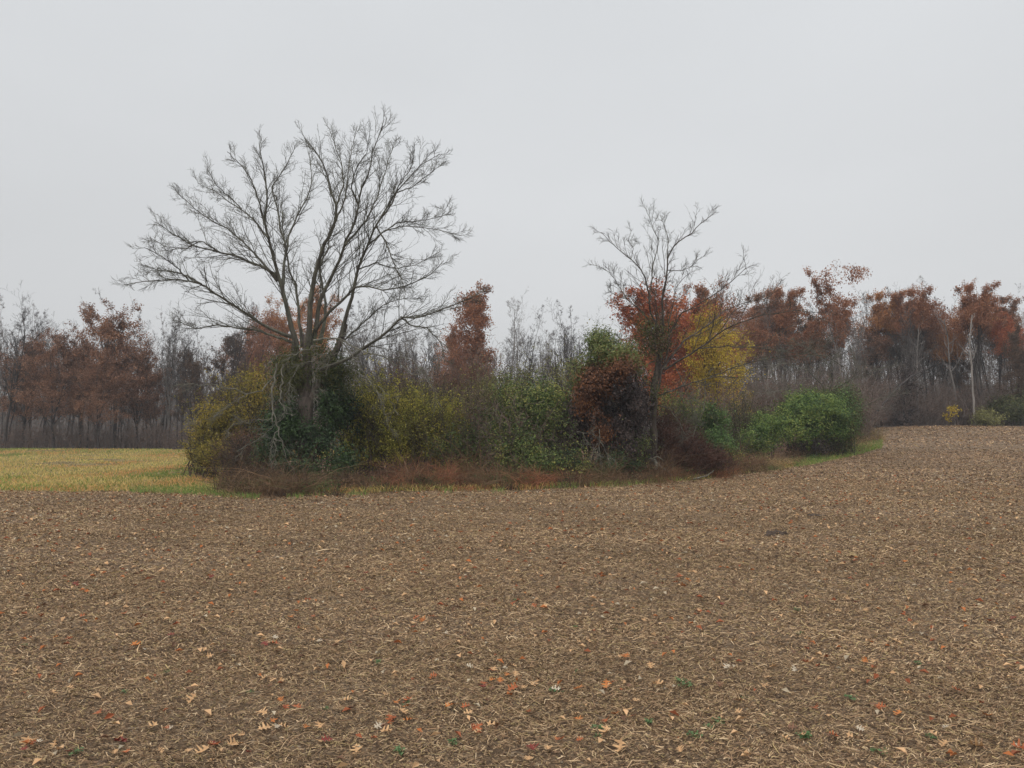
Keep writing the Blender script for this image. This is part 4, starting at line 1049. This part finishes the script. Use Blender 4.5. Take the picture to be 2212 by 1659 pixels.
GOLD = np.array([.58, .44, .16]); ORNG = np.array([.58, .31, .12]); GREEN = np.array([.20, .27, .06]); PALEG = np.array([.31, .32, .10]); BRN = np.array([.12, .085, .05])
def meadow_grass():
    rng = np.random.default_rng(60)
    n = 230000
    # spread by distance so screen density is even
    y = 19 + (61 - 19) * rng.random(n) ** 1.25
    th = rng.uniform(-0.98, 0.78, n)
    x = th * y
    ok = inpoly(x, y, MEADOW)
    dl = inpoly(x, y, GROVE)
    ok &= ~dl
    x, y = x[ok], y[ok]; n = len(x)
    n1 = noise2(x / 3.0, y / 11.0, 31); n2_ = noise2(x / 1.3, y / 4.0, 32); n3 = noise2(x / 2.0 + 7, y / 5.0, 33)
    u = (x / y * F_PX + 512) / K
    green = .22 + 0.7 * smooth((n1 - .38) / .3)
    ew = np.interp(u, [p[0] for p in EDGE_PX], [p[1] for p in EDGE]); green = np.maximum(green, (.25 + .6 * n3) * smooth((3.2 - (y - ew)) / 2))
    green = np.maximum(green, (.35 + .6 * n3) * smooth((u - 250) / 220) * smooth((28 - y) / 7))       # bright strip before the grove
    green = np.maximum(green, smooth((y - 42) / 12) * .75 * smooth((n2_ + .3)))
    green = np.where(u > 560, .25 + .6 * smooth((n3 - .6) / .1) + .7 * smooth((u - 1690) / 40), green)
    n4 = smooth(noise2(x / 2.4 + 5, y / 6.0, 36) * 1.6 - .3)[:, None]
    c = GOLD[None] * (1 - n4) + ORNG[None] * n4
    g = GREEN[None] * (.6 + .8 * n3[:, None]); g = g * (1 - .5 * smooth((y - 40) / 10))[:, None] + PALEG[None] * (.5 * smooth((y - 40) / 10))[:, None]
    pick = (rng.random(n) < green)[:, None]
    c = np.where(pick, g, c)
    dirt = (noise2(x / 3.2, y / 1.6, 35) > .78) & (y > 34)
    c = np.where(dirt[:, None], BRN[None], c)
    c = c * rng.uniform(.65, 1.3, (n, 1))
    h = rng.uniform(.05, .16, n) * np.where(dirt, .4, 1) * (1 + .4 * (u > 560))
    w = .012 + y * .0007
    V, Fc, tn = blades(x, y, h, w, rng.uniform(.1, .9, n), c, rng)
    tag(link('meadow_grass', mesh_from('meadow_grass', [(V, Fc, 0)], [M['grass']], attr=tn)), 'short gold and green meadow grass', 'grass', kind='stuff')
meadow_grass()

def along_edge(us, off0, off1, rng):
    eu = np.array([p[0] for p in EDGE_PX]); ex = np.array([p[0] for p in EDGE]); ey = np.array([p[1] for p in EDGE])
    x = np.interp(us, eu, ex); y = np.interp(us, eu, ey)
    off = off0 + (off1 - off0) * rng.random(len(us))
    r_ = np.hypot(x, y)
    return x * (1 + off / r_), y * (1 + off / r_)

def fringe():
    rng = np.random.default_rng(61)
    nt_ = 900
    us = rng.uniform(500, 1890, nt_)
    x, y = along_edge(us, .45, 3.2, rng)
    f_ = 5.5 * smooth((us - 1690) / 50) / np.hypot(x, y); x, y = x * (1 + f_), y * (1 + f_)
    k = noise2(us / 38, np.hypot(x, y) * 1.2, 41); k2 = noise2(us / 60, us * 0, 42)
    rust = np.array([.27, .115, .06]); brown = np.array([.17, .105, .06]); gold = np.array([.36, .25, .12]); dark = np.array([.08, .052, .035]); olive = np.array([.13, .13, .05])
    wr = smooth((us - 800) / 60) * smooth((1240 - us) / 60) * .85 + .6 * smooth((us - 1380) / 60) * smooth((1640 - us) / 80)
    wg = .75 * smooth((us - 1600) / 60) + .5 * smooth((560 - us) / 50)
    u1 = rng.random(nt_)
    c = np.where((u1 < wr * .8)[:, None], rust[None], np.where((u1 < wr * .8 + wg)[:, None], gold[None], brown[None]))
    u2 = rng.random(nt_)
    c = np.where((u2 < .22)[:, None], dark[None], np.where((u2 > .84)[:, None], olive[None], c))
    hh = (.10 + .5 * k * k + .22 * k2) * rng.uniform(.4, 1.5, nt_)
    hh = np.where(rng.random(nt_) < .10, hh * 1.9 + .15, hh)
    rag = rng.random(nt_) < .22; x = np.where(rag, x * (1 - .65 / np.hypot(x, y)), x); y = np.where(rag, y * (1 - .03), y); hh = np.where(rag, hh * .45, hh)
    m = 70
    hs = np.repeat(hh, m) * rng.uniform(.45, 1.2, nt_ * m)
    sp = np.repeat(rng.uniform(.10, .34, nt_), m)
    X = np.repeat(x, m) + rng.normal(size=nt_ * m) * sp; Y_ = np.repeat(y, m) + rng.normal(size=nt_ * m) * sp
    cc = np.repeat(c, m, axis=0) * rng.uniform(.5, 1.5, (nt_ * m, 1))
    V, Fc, tn = blades(X, Y_, hs + .03, .008 + .012 * rng.random(nt_ * m), rng.uniform(.2, 1.5, nt_ * m), cc, rng, 4)
    # loose leafy bits lodged in the dead stems
    n = 9000
    us = rng.uniform(520, 1880, n); x, y = along_edge(us, .3, 3.0, rng)
    cpt = np.stack([x, y, terrain(x, y) + .03 + .3 * rng.random(n) ** 2], 1)
    V2, F2 = leafquads(cpt, rng.uniform(.03, .08, n), rng, .6)
    gr = noise2(us / 22, np.hypot(x, y) * 1.5, 47) > .62
    c2_ = np.where(gr[:, None], np.array([.07, .12, .035])[None], np.array([.20, .11, .06])[None]) * rng.uniform(.5, 1.5, (n, 1))
    tag(link('dead_grass', mesh_from('dead_grass', [(V, Fc, 0), (V2, F2, 0)], [M['grass']], attr=np.concatenate([tn, np.repeat(c2_, 4, axis=0)]))),
        'rusty dead grass and weeds along the front of the grove', 'dead grass', kind='stuff')
fringe()

def edge_green():
    rng = np.random.default_rng(62)
    n = 40000
    us = np.where(rng.random(26000 + 14000) < .6, rng.uniform(280, 1910, n), rng.uniform(1700, 1915, n))
    k = noise2(us / 30, us * 0, 43)
    pr = np.where(us < 560, 1.0, np.where(us > 1720, 1.0, smooth((k - .6) / .15) * .4))
    keep = rng.random(n) < pr
    us = us[keep]; n = len(us)
    x, y = along_edge(us, -.3, 1.1, rng)
    wide = us > 1700; g_ = rng.normal(size=n) * .35
    rr_ = np.hypot(x, y); f_ = (np.where(wide, rng.uniform(0, 6.5, n) * smooth((us - 1690) / 60), 0) + g_) / rr_; x, y = x * (1 + f_), y * (1 + f_)
    c = np.where((rng.random(n) < .62)[:, None], np.array([.15, .25, .055])[None], np.array([.36, .30, .12])[None]) * rng.uniform(.7, 1.3, (n, 1))
    h = rng.uniform(.04, .16, n)
    V, Fc, tn = blades(x, y, h, np.full(n, .016), rng.uniform(.2, 1.0, n), c, rng)
    tag(link('verge_grass', mesh_from('verge_grass', [(V, Fc, 0)], [M['grass']], attr=tn)), 'green grass along the field edge', 'grass', kind='stuff')
edge_green()

def stubble():
    rng = np.random.default_rng(63)
    cols = np.array([[.38, .285, .18], [.25, .18, .108], [.16, .108, .066], [.48, .385, .26], [.055, .036, .024], [.27, .215, .11], [.22, .145, .09]])
    pr = np.array([.15, .22, .20, .035, .175, .10, .12])
    def scatter(rings):
        X, Y_, Ln, Wd = [], [], [], []
        for r0, r1, dens, ls, ws in rings:
            n = int(.5 * (r1 ** 2 - r0 ** 2) * 1.45 * dens)
            r = np.sqrt(rng.uniform(r0 ** 2, r1 ** 2, n)); a = rng.uniform(-.72, .72, n)
            X.append(r * np.sin(a)); Y_.append(r * np.cos(a))
            Ln.append(rng.uniform(*ls, n)); Wd.append(ws * rng.uniform(.5, 1.5, n))
        x, y, L, w = map(np.concatenate, (X, Y_, Ln, Wd))
        ok = ~inpoly(x, y, MEADOW) & ~inpoly(x, y, FLOOR)
        rr_ = np.hypot(x, y)
        band = noise2(x / 9.0 + 2, (y + .25 * x) / 1.1, 45)          # faint tillage bands
        ok &= rng.random(len(x)) < .35 + .55 * noise2(x * 1.1, y * 1.1, 44) + .35 * band
        return x[ok], y[ok], L[ok], w[ok]
    def colours(x, y, n):
        bd = noise2(x / 12.0 + 2, (y + .25 * x) / .9, 49) * .6 + noise2(x / 3.0, y / 1.5, 50) * .4
        c = cols[rng.choice(7, n, p=pr)] * rng.uniform(.8, 1.25, (n, 1))
        pn = noise2(x * .7, y * .5, 46); far = smooth((np.hypot(x, y) - 18) / 25)
        c = c * ((.98 + .26 * pn) * (.72 + .40 * bd))[:, None] * np.array([1.19, 1.11, 1.02])
        return c * (1 - far[:, None] * np.array([.0, .05, .05]))
    # chopped chips, one small blade each
    x, y, L, w = scatter([(2.6, 6, 13000, (.008, .036), .0046), (6, 10, 6200, (.012, .043), .0060), (10, 16, 3000, (.016, .052), .0082),
                          (16, 26, 1100, (.022, .07), .012), (26, 44, 230, (.04, .12), .022), (44, 64, 60, (.06, .18), .035)])
    n = len(x); a = rng.normal(size=n) * .75
    z = terrain(x, y) + fine(x, y) + .003 + .012 * rng.random(n)
    tilt = rng.normal(size=n) * .35
    d = np.stack([np.cos(a) * np.cos(tilt), np.sin(a) * np.cos(tilt), np.sin(tilt)], 1)
    side = norm(np.cross(d, norm(np.array([0, 0, 1.0]) + rng.normal(size=(n, 3)) * .6)))
    c0 = np.stack([x, y, z + .3 * np.abs(np.sin(tilt)) * L], 1)
    h, q = d * L[:, None] * .5, side * w[:, None] * .5
    V = np.stack([c0 - h - q, c0 + h - q * .4, c0 + h + q * .6, c0 - h * .8 + q], 1).reshape(-1, 3)
    chips = (V, np.arange(n * 4).reshape(n, 4), np.repeat(colours(x, y, n), 4, axis=0))
    # longer bent straws on top
    x, y, L, w = scatter([(2.6, 5.5, 420, (.04, .13), .0032), (5.5, 9, 230, (.04, .14), .0045), (9, 15, 100, (.05, .16), .0075), (15, 24, 34, (.05, .15), .010)])
    n = len(x); a = rng.uniform(0, math.pi, n)
    z = terrain(x, y) + fine(x, y) + .012 + .012 * rng.random(n)
    tl = rng.normal(size=n) * .15
    dx, dy, dz = np.cos(a) * L * .5, np.sin(a) * L * .5, tl * L * .5
    bow = rng.normal(size=(n, 2)) * L[:, None] * .14
    path = np.stack([np.stack([x - dx, y - dy, z - dz], 1), np.stack([x + bow[:, 0], y + bow[:, 1], z + np.abs(bow[:, 0]) * .6], 1), np.stack([x + dx, y + dy, z + dz], 1)], 1)
    side = norm(np.cross(path[:, 2] - path[:, 0], norm(np.array([0, 0, 1.0]) + rng.normal(size=(n, 3)) * .4)))
    wd = w[:, None] * np.array([.8, 1, .5])[None]
    V = np.stack([path - side[:, None] * wd[..., None] * .5, path + side[:, None] * wd[..., None] * .5], 2).reshape(-1, 3)
    b_ = (np.arange(n) * 6)[:, None] + (np.arange(2) * 2)[None]
    Fc = np.stack([b_, b_ + 1, b_ + 3, b_ + 2], -1).reshape(-1, 4)
    tn = np.repeat(colours(x, y, n) * 1.15, 6, axis=0)
    tag(link('crop_stubble', mesh_from('crop_stubble', [(chips[0], chips[1], 0), (V, Fc, 0)], [M['straw']], attr=np.concatenate([chips[2], tn]))),
        'chopped straw and stubble bits covering the field', 'stubble', kind='stuff')
    print('bits', len(chips[1]), n)
stubble()

# ------------------------------------------------------------------ fallen oak leaves
def leafcol(name, a, b):
    m, t, bs = principled(name, 0.6)
    tc = N(t, 'ShaderNodeTexCoord')
    no = N(t, 'ShaderNodeTexNoise'); no.inputs['Scale'].default_value = 25; no.inputs['Detail'].default_value = 4
    t.links.new(tc.outputs['Object'], no.inputs['Vector'])
    r = ramp(t, [a, b], [.35, .65]); t.links.new(no.outputs['Fac'], r.inputs[0]); t.links.new(r.outputs[0], bs.inputs['Base Color'])
    return m
LC = {'peach': leafcol('peach_leaf', (.40, .23, .11), (.58, .36, .18)), 'orange': leafcol('orange_leaf', (.34, .11, .03), (.52, .19, .045)),
      'rust': leafcol('rust_leaf', (.26, .07, .025), (.40, .12, .04)), 'dark red': leafcol('dark_red_leaf', (.12, .02, .015), (.22, .04, .025)),
      'cream': leafcol('cream_leaf', (.36, .30, .22), (.54, .46, .35)), 'brown': leafcol('brown_leaf', (.12, .06, .035), (.22, .11, .06))}
def oak_leaf_mesh(seed):
    rng = np.random.default_rng(seed)
    # half outline of a lobed oak leaf, x along the midrib
    half = [(0, .03), (.12, .05), (.2, .30), (.26, .34), (.3, .10), (.4, .07), (.46, .42), (.54, .46), (.58, .12), (.68, .08), (.76, .30), (.83, .28), (.82, .09), (.92, .05), (1.0, 0)]
    L = 0.10
    cu, cv, tw = rng.uniform(-.5, 1.6), rng.uniform(.5, 2.5), rng.normal() * .8
    V = []
    def bend(x, y):
        z = cu * (x - .5) ** 2 * .5 + cv * y * y * .55 + tw * (x - .5) * y
        return ((x - .5) * L, y * L, (z + .05) * L)
    h = [(x, w * rng.uniform(.8, 1.15)) for x, w in half]; g = [(x, w * rng.uniform(.8, 1.15)) for x, w in half]
    n = len(half)
    for x, w in h: V.append(bend(x, w))
    for x, w in half: V.append(bend(x, 0))
    for x, w in g: V.append(bend(x, -w))
    Fc = []
    for i in range(n - 1):
        Fc.append((n + i, n + i + 1, i + 1, i)); Fc.append((2 * n + i, 2 * n + i + 1, n + i + 1, n + i))
    st = tubes(np.array([[[-.5 * L, 0, .005], [-.62 * L, .002, .006], [-.78 * L, .006, .002]]]), np.array([[.0010, .0009, .0009]]), 3)
    return mesh_from('fallen_leaf', [(np.array(V), np.array(Fc), 0), (*st, 0)], [LC['peach']])
OAK = [oak_leaf_mesh(s) for s in range(12)]
LEAVES = [ # traced u, v, colour, size
 (210,1240,'peach',1),(163,1268,'dark red',1.2),(293,1409,'orange',1.3),(120,1392,'orange',.9),(150,1388,'rust',.9),(590,1405,'rust',1.5),(572,1409,'dark red',1.1),(690,1400,'cream',.8),
 (655,1372,'peach',.9),(932,1338,'rust',1.4),(915,1348,'orange',1.2),(900,1343,'rust',1.0),(790,1248,'dark red',1),(1115,1497,'orange',2.0),(1108,1508,'rust',1.3),(1155,1497,'peach',1.2),
 (1043,1503,'dark red',1.3),(1080,1478,'orange',.9),(1250,1511,'orange',1.5),(1310,1498,'orange',1.2),(1200,1502,'cream',1.1),(1405,1450,'peach',1),(1350,1437,'orange',1.2),(1343,1428,'peach',.8),
 (1300,1310,'peach',.9),(1090,1460,'cream',.8),(880,1530,'rust',1.2),(858,1531,'orange',1.1),(415,1533,'peach',1.2),(566,1560,'peach',1.3),(571,1589,'peach',1.4),(612,1590,'peach',1.1),
 (870,1565,'peach',1.2),(882,1574,'orange',1.2),(842,1578,'rust',1.1),(835,1606,'peach',1.2),(690,1588,'peach',1.1),(500,1627,'peach',1.6),(505,1612,'peach',1.1),(462,1628,'rust',1.9),
 (437,1632,'peach',1.7),(58,1632,'peach',1.7),(80,1631,'cream',1.0),(258,1621,'dark red',1.5),(705,1618,'dark red',1.2),(972,1551,'orange',1.1),(1065,1590,'peach',1.3),(1030,1595,'rust',1.3),
 (978,1455,'peach',.9),(1960,1518,'peach',1.2),(2067,1513,'rust',1.2),(1890,1445,'peach',1.2),(1850,1315,'dark red',1),(1955,1218,'orange',1),(1930,1396,'peach',1),(1745,1395,'peach',.9),
 (1715,1460,'cream',1),(1660,1481,'peach',1.1),(1695,1600,'peach',1),(2110,1621,'peach',1.4),(1840,1605,'peach',1),(1880,1622,'peach',1.1),(2190,1345,'dark red',1),(2140,1350,'rust',1),
 (2135,1555,'orange',1.1),(1905,1540,'rust',1),(1470,1252,'rust',1.5),(1485,1258,'orange',1.3),(1500,1248,'peach',1.3),(1508,1262,'peach',1.1),(1460,1262,'rust',1.2),(1432,1262,'cream',1.2),
 (1476,1266,'orange',1.2),(1015,1450,'cream',.9),(1108,1450,'peach',.8),(962,1385,'cream',.9),(595,1393,'cream',.8),(315,1413,'cream',.8),(1290,1456,'cream',1),(1148,1452,'peach',.8),
 (1355,1545,'peach',1.3),(1330,1560,'orange',1.1),(1428,1497,'peach',1.2),(1435,1510,'cream',1.1),(1310,1600,'peach',1.4),(1340,1640,'peach',1.7),(1470,1640,'peach',1.0),(1140,1650,'peach',1.0),
 (905,1350,'peach',.9),(270,1332,'rust',.9),(310,1338,'dark red',.9),(455,1430,'peach',.9),(730,1398,'peach',.8),(610,1480,'peach',.9),(750,1530,'peach',1),(1150,1640,'dark red',1.2),
 (1870,1330,'peach',.9),(2040,1240,'peach',.9),(1810,1330,'peach',.9),(1740,1440,'rust',.9),(1510,1330,'rust',.9),(1560,1310,'dark red',.9),(925,1225,'dark red',.9),(680,1230,'orange',.8),
 (420,1225,'peach',.8),(500,1250,'orange',.8),(640,1330,'orange',.9),(720,1330,'peach',.9),(1110,1310,'rust',1.0),(1390,1345,'peach',.9),(1270,1400,'peach',.9),(1170,1250,'orange',.8),
 (1600,1530,'peach',1.1),(1760,1540,'rust',1.1),(2020,1600,'peach',1.1),(2180,1500,'cream',1.0),(2200,1620,'rust',1.2),(1570,1450,'cream',.9),(1250,1570,'orange',1.0),(1210,1620,'rust',1.1),
 (770,1645,'peach',1.2),(640,1540,'rust',1.1),(210,1560,'rust',1.0),(330,1585,'peach',1.0),(150,1500,'peach',.9),(35,1460,'peach',.9),(20,1290,'peach',.9),(90,1340,'rust',.9),
]
def zone(u, v):
    h = ('left', 'centre-left', 'centre', 'centre-right', 'right')[min(4, max(0, int(u / 442.4)))]
    vz = 'along the bottom edge' if v > 1590 else 'in the near foreground' if v > 1470 else 'in the foreground' if v > 1360 else 'in the middle of the field' if v > 1200 else 'far out on the field'
    return h, vz
def put_leaf(u, v, col, s, rng, idx, traced):
    g = G(u, v)
    o = bpy.data.objects.new('fallen_leaf', OAK[rng.integers(0, len(OAK))])
    COL.objects.link(o)
    o.location = (g[0], g[1], g[2] + float(fine(g[0], g[1])) + .024)
    o.rotation_euler = (rng.normal() * .28, rng.normal() * .28, rng.uniform(0, 6.28))
    o.scale = (min(s, 1.3) * .62,) * 3
    objmat(o, LC[col])
    h, vz = zone(u, v)
    sz = 'large' if s > 1.35 else 'small' if s < .85 else 'medium'
    tag(o, f'{sz} {col} fallen oak leaf {vz}, {h} of the picture', 'leaf', 'fallen oak leaves scattered on the field')
    return o
rl = np.random.default_rng(64)
EXTRA_U = []
cnt = 0
for u, v, c, s in LEAVES:
    put_leaf(u, min(v, 1652), c, s * (.95 if v > 1450 else 1.1), rl, cnt, True); cnt += 1
names = ['peach', 'orange', 'rust', 'dark red', 'cream', 'brown']
while cnt < 296:
    v = 1660 - 520 * rl.random() ** .9; u = rl.uniform(5, 2207)
    if rl.random() < .6:
        b_ = LEAVES[rl.integers(0, len(LEAVES))]; u, v = b_[0] + rl.normal() * 26, b_[1] + rl.normal() * 13
    if v < 1130 or not 0 < u < 2212 or v > 1658: continue
    put_leaf(u, v, names[rl.choice(6, p=[.32, .15, .20, .07, .07, .19])], rl.uniform(.55, 1.0) * (1 + max(0, 1400 - v) / 900), rl, cnt, False); cnt += 1
# the many smaller leaf scraps
def scraps():
    rng = np.random.default_rng(65)
    n = 5200
    r = np.sqrt(rng.uniform(3 ** 2, 34 ** 2, n)); r = 3 + (r - 3) * rng.random(n) ** .35
    a = rng.uniform(-.72, .72, n)
    x, y = r * np.sin(a), r * np.cos(a)
    ok = ~inpoly(x, y, MEADOW); x, y, r = x[ok], y[ok], r[ok]; n = len(x)
    c = np.stack([x, y, terrain(x, y) + fine(x, y) + .028], 1)
    V, Fc = leafquads(c, (.025 + .035 * rng.random(n)) * (1 + r / 25), rng, .55, np.tile([0, 0, 2.0], (n, 1)), fold=.5)
    cols = np.array([[.58, .37, .2], [.42, .15, .05], [.28, .09, .04], [.42, .35, .25], [.16, .09, .055]])
    cc = cols[rng.choice(5, n, p=[.3, .14, .2, .2, .16])] * rng.uniform(.8, 1.2, (n, 1))
    tag(link('leaf_scraps', mesh_from('leaf_scraps', [(V, Fc, 0)], [M['straw']], attr=np.repeat(cc, 4, axis=0))), 'small scraps of fallen leaves strewn over the field', 'leaf scraps', kind='stuff')
scraps()

# ------------------------------------------------------------------ small green weeds
def weed_mesh(seed):
    rng = np.random.default_rng(seed)
    ch = []
    n = 26
    a = rng.uniform(0, 6.28, n); r = rng.uniform(.012, .06, n)
    c = np.stack([np.cos(a) * r, np.sin(a) * r, rng.uniform(.008, .04, n)], 1)
    ch.append((*leafquads(c, rng.uniform(.018, .04, n), rng, .6, np.tile([0, 0, 1.5], (n, 1))), 0))
    p, q = grow(np.tile([0, 0, 0.0], (n, 1)), c, np.linalg.norm(c, axis=1), np.full(n, .0012), 3, .1, .1, rng)
    ch.append((*tubes(p, q, 3), 0))
    return mesh_from('weed', ch, [M['weed']])
WM = [weed_mesh(70 + i) for i in range(5)]
WEEDS = [(815,1443,1),(360,1462,.8),(50,1402,1.1),(1240,1360,.8),(1480,1500,1.7),(1472,1478,1.3),(1203,1510,1.3),(1550,1568,1.3),(1530,1592,1.2),(1500,1604,1.2),(1735,1612,1.3),(1730,1380,1.0),
         (1292,1590,1.3),(1840,1520,1.1),(865,1642,1.3),(1985,1440,.9),(1722,1325,1.0),(165,1640,1.1),(880,1525,.9),(1290,1600,.9),(1405,1580,1.1),(1610,1515,.9),(2010,1610,.9),(1330,1370,.7),(1115,1300,.8),
         (700,1545,.8),(540,1500,.8),(1660,1560,.9),(1900,1640,1.2),(270,1500,.8),(980,1620,1.0),(1250,1465,.8)]
for i, (u, v, s) in enumerate(WEEDS):
    g = G(u, min(v, 1652))
    o = link('weed', WM[i % 5], None, (g[0], g[1], g[2] + .008)); o.scale = (s * .55,) * 3; o.rotation_euler = (0, 0, i * 1.7)
    h, vz = zone(u, v)
    tag(o, f"{'broad' if s > 1.15 else 'small' if s > .85 else 'tiny'} green weed rosette {vz}, {h} of the picture", 'weed', 'green weeds sprouting in the stubble')

# soil clods, fallen log, twigs
def clod(u, v, w, h, label, seed):
    rng = np.random.default_rng(seed)
    g = G(u, v)
    nn = 24
    th, ph = np.meshgrid(np.linspace(0, 2 * math.pi, nn, endpoint=False), np.linspace(0, math.pi / 2, 9))
    x = np.cos(th) * np.sin(ph) * w; y = np.sin(th) * np.sin(ph) * w * .6; z = np.cos(ph) * h
    nz = noise2(x * 25 + seed, y * 25, seed)
    V = np.stack([x * (.45 + 1.1 * nz), y * (.45 + 1.1 * nz), z * (.3 + 1.6 * nz) - .012], -1).reshape(-1, 3)
    ii = np.arange(9 * nn).reshape(9, nn)
    Fc = np.stack([ii[:-1], ii[1:], np.roll(ii, -1, 1)[1:], np.roll(ii, -1, 1)[:-1]], -1).reshape(-1, 4)
    m = groundmat('dark_soil', [(.03, .02, .016), (.07, .05, .038), (.12, .09, .065)], [.3, .5, .7], 30, 40, .02)
    o = link('soil_clod', mesh_from('soil_clod', [(V, Fc, 0)], [m], smooth_shade=False), None, g)
    tag(o, label, 'soil')
clod(1678, 1157, .19, .055, 'dark soil clod on the field right of centre', 81)
clod(1762, 1116, .2, .03, 'small dark soil patch beyond the larger clod', 82)
clod(1232, 1181, .2, .025, 'flat dark soil lump in the middle of the field', 83)

lp = resample([P(*c5(310, 1470), 24.4), P(*c5(350, 1462), 24.0), P(*c5(385, 1475), 23.7), P(*c5(398, 1500), 23.6), P(*c5(392, 1520), 23.6)], 14)
lg = lp[0].copy(); lg[2] = float(terrain(lg[0], lg[1]))
lg_root = thing('fallen_log', lg, 'curved pale dead log at the foot of the smaller bare tree', 'log')
link('log', mesh_from('log', [(*tubes(lp[None], np.linspace(.09, .05, 14)[None], 8), 0)], [M['dead_wood']], lg, True), lg_root)
for k_, pts in enumerate([[(370, 1465), (400, 1450), (430, 1470)], [(395, 1490), (450, 1530), (520, 1590)], [(600, 1580), (680, 1560), (720, 1530)], [(440, 1600), (450, 1560), (445, 1530)]]):
    p_ = resample([P(*c5(x, y), 23.6) for x, y in pts], 10)
    link('branch', mesh_from('branch', [(*tubes(p_[None], np.linspace(.03, .012, 10)[None], 5), 0)], [M['dead_wood']], lg, True), lg_root)
# pale dead twigs dangling below the vine-smothered stump
tw = thing('dead_branch', P(*c4(1400, 1470), 22.8), 'pale forked dead twigs hanging in front of the vine-smothered stump', 'branch')
for pts in [[(1410,1150),(1415,1230),(1395,1330),(1370,1470)], [(1415,1230),(1450,1290),(1480,1380),(1470,1480)], [(1405,1260),(1420,1380),(1430,1460)], [(1250,1165),(1310,1180),(1360,1170)], [(1400,1250),(1350,1330),(1330,1420)]]:
    link('branch', limb_mesh(trace(c4, pts, 23.0, 22.8), .013, .006, rngt, M['dead_wood'], tw.location, .15, up=-.2), tw)

# ------------------------------------------------------------------ haze
def haze():
    x0, x1, y0, y1, z0, z1 = -260, 260, -260, 260, -3, 26
    V = np.array([[x0, y0, z0], [x1, y0, z0], [x1, y1, z0], [x0, y1, z0], [x0, y0, z1], [x1, y0, z1], [x1, y1, z1], [x0, y1, z1]], float)
    Fc = np.array([[0, 3, 2, 1], [4, 5, 6, 7], [0, 1, 5, 4], [1, 2, 6, 5], [2, 3, 7, 6], [3, 0, 4, 7]])
    m = bpy.data.materials.new('haze'); m.use_nodes = True
    t = m.node_tree; t.nodes.clear()
    v = N(t, 'ShaderNodeVolumePrincipled')
    v.inputs['Color'].default_value = (.90, .93, .97, 1)
    v.inputs['Density'].default_value = 0.0008
    v.inputs['Anisotropy'].default_value = 0.0
    o = N(t, 'ShaderNodeOutputMaterial')
    t.links.new(v.outputs[0], o.inputs['Volume'])
    tag(link('haze', mesh_from('haze', [(V, Fc, 0)], [m])), 'thin damp autumn haze over the field and woods', 'haze', kind='stuff')
haze()
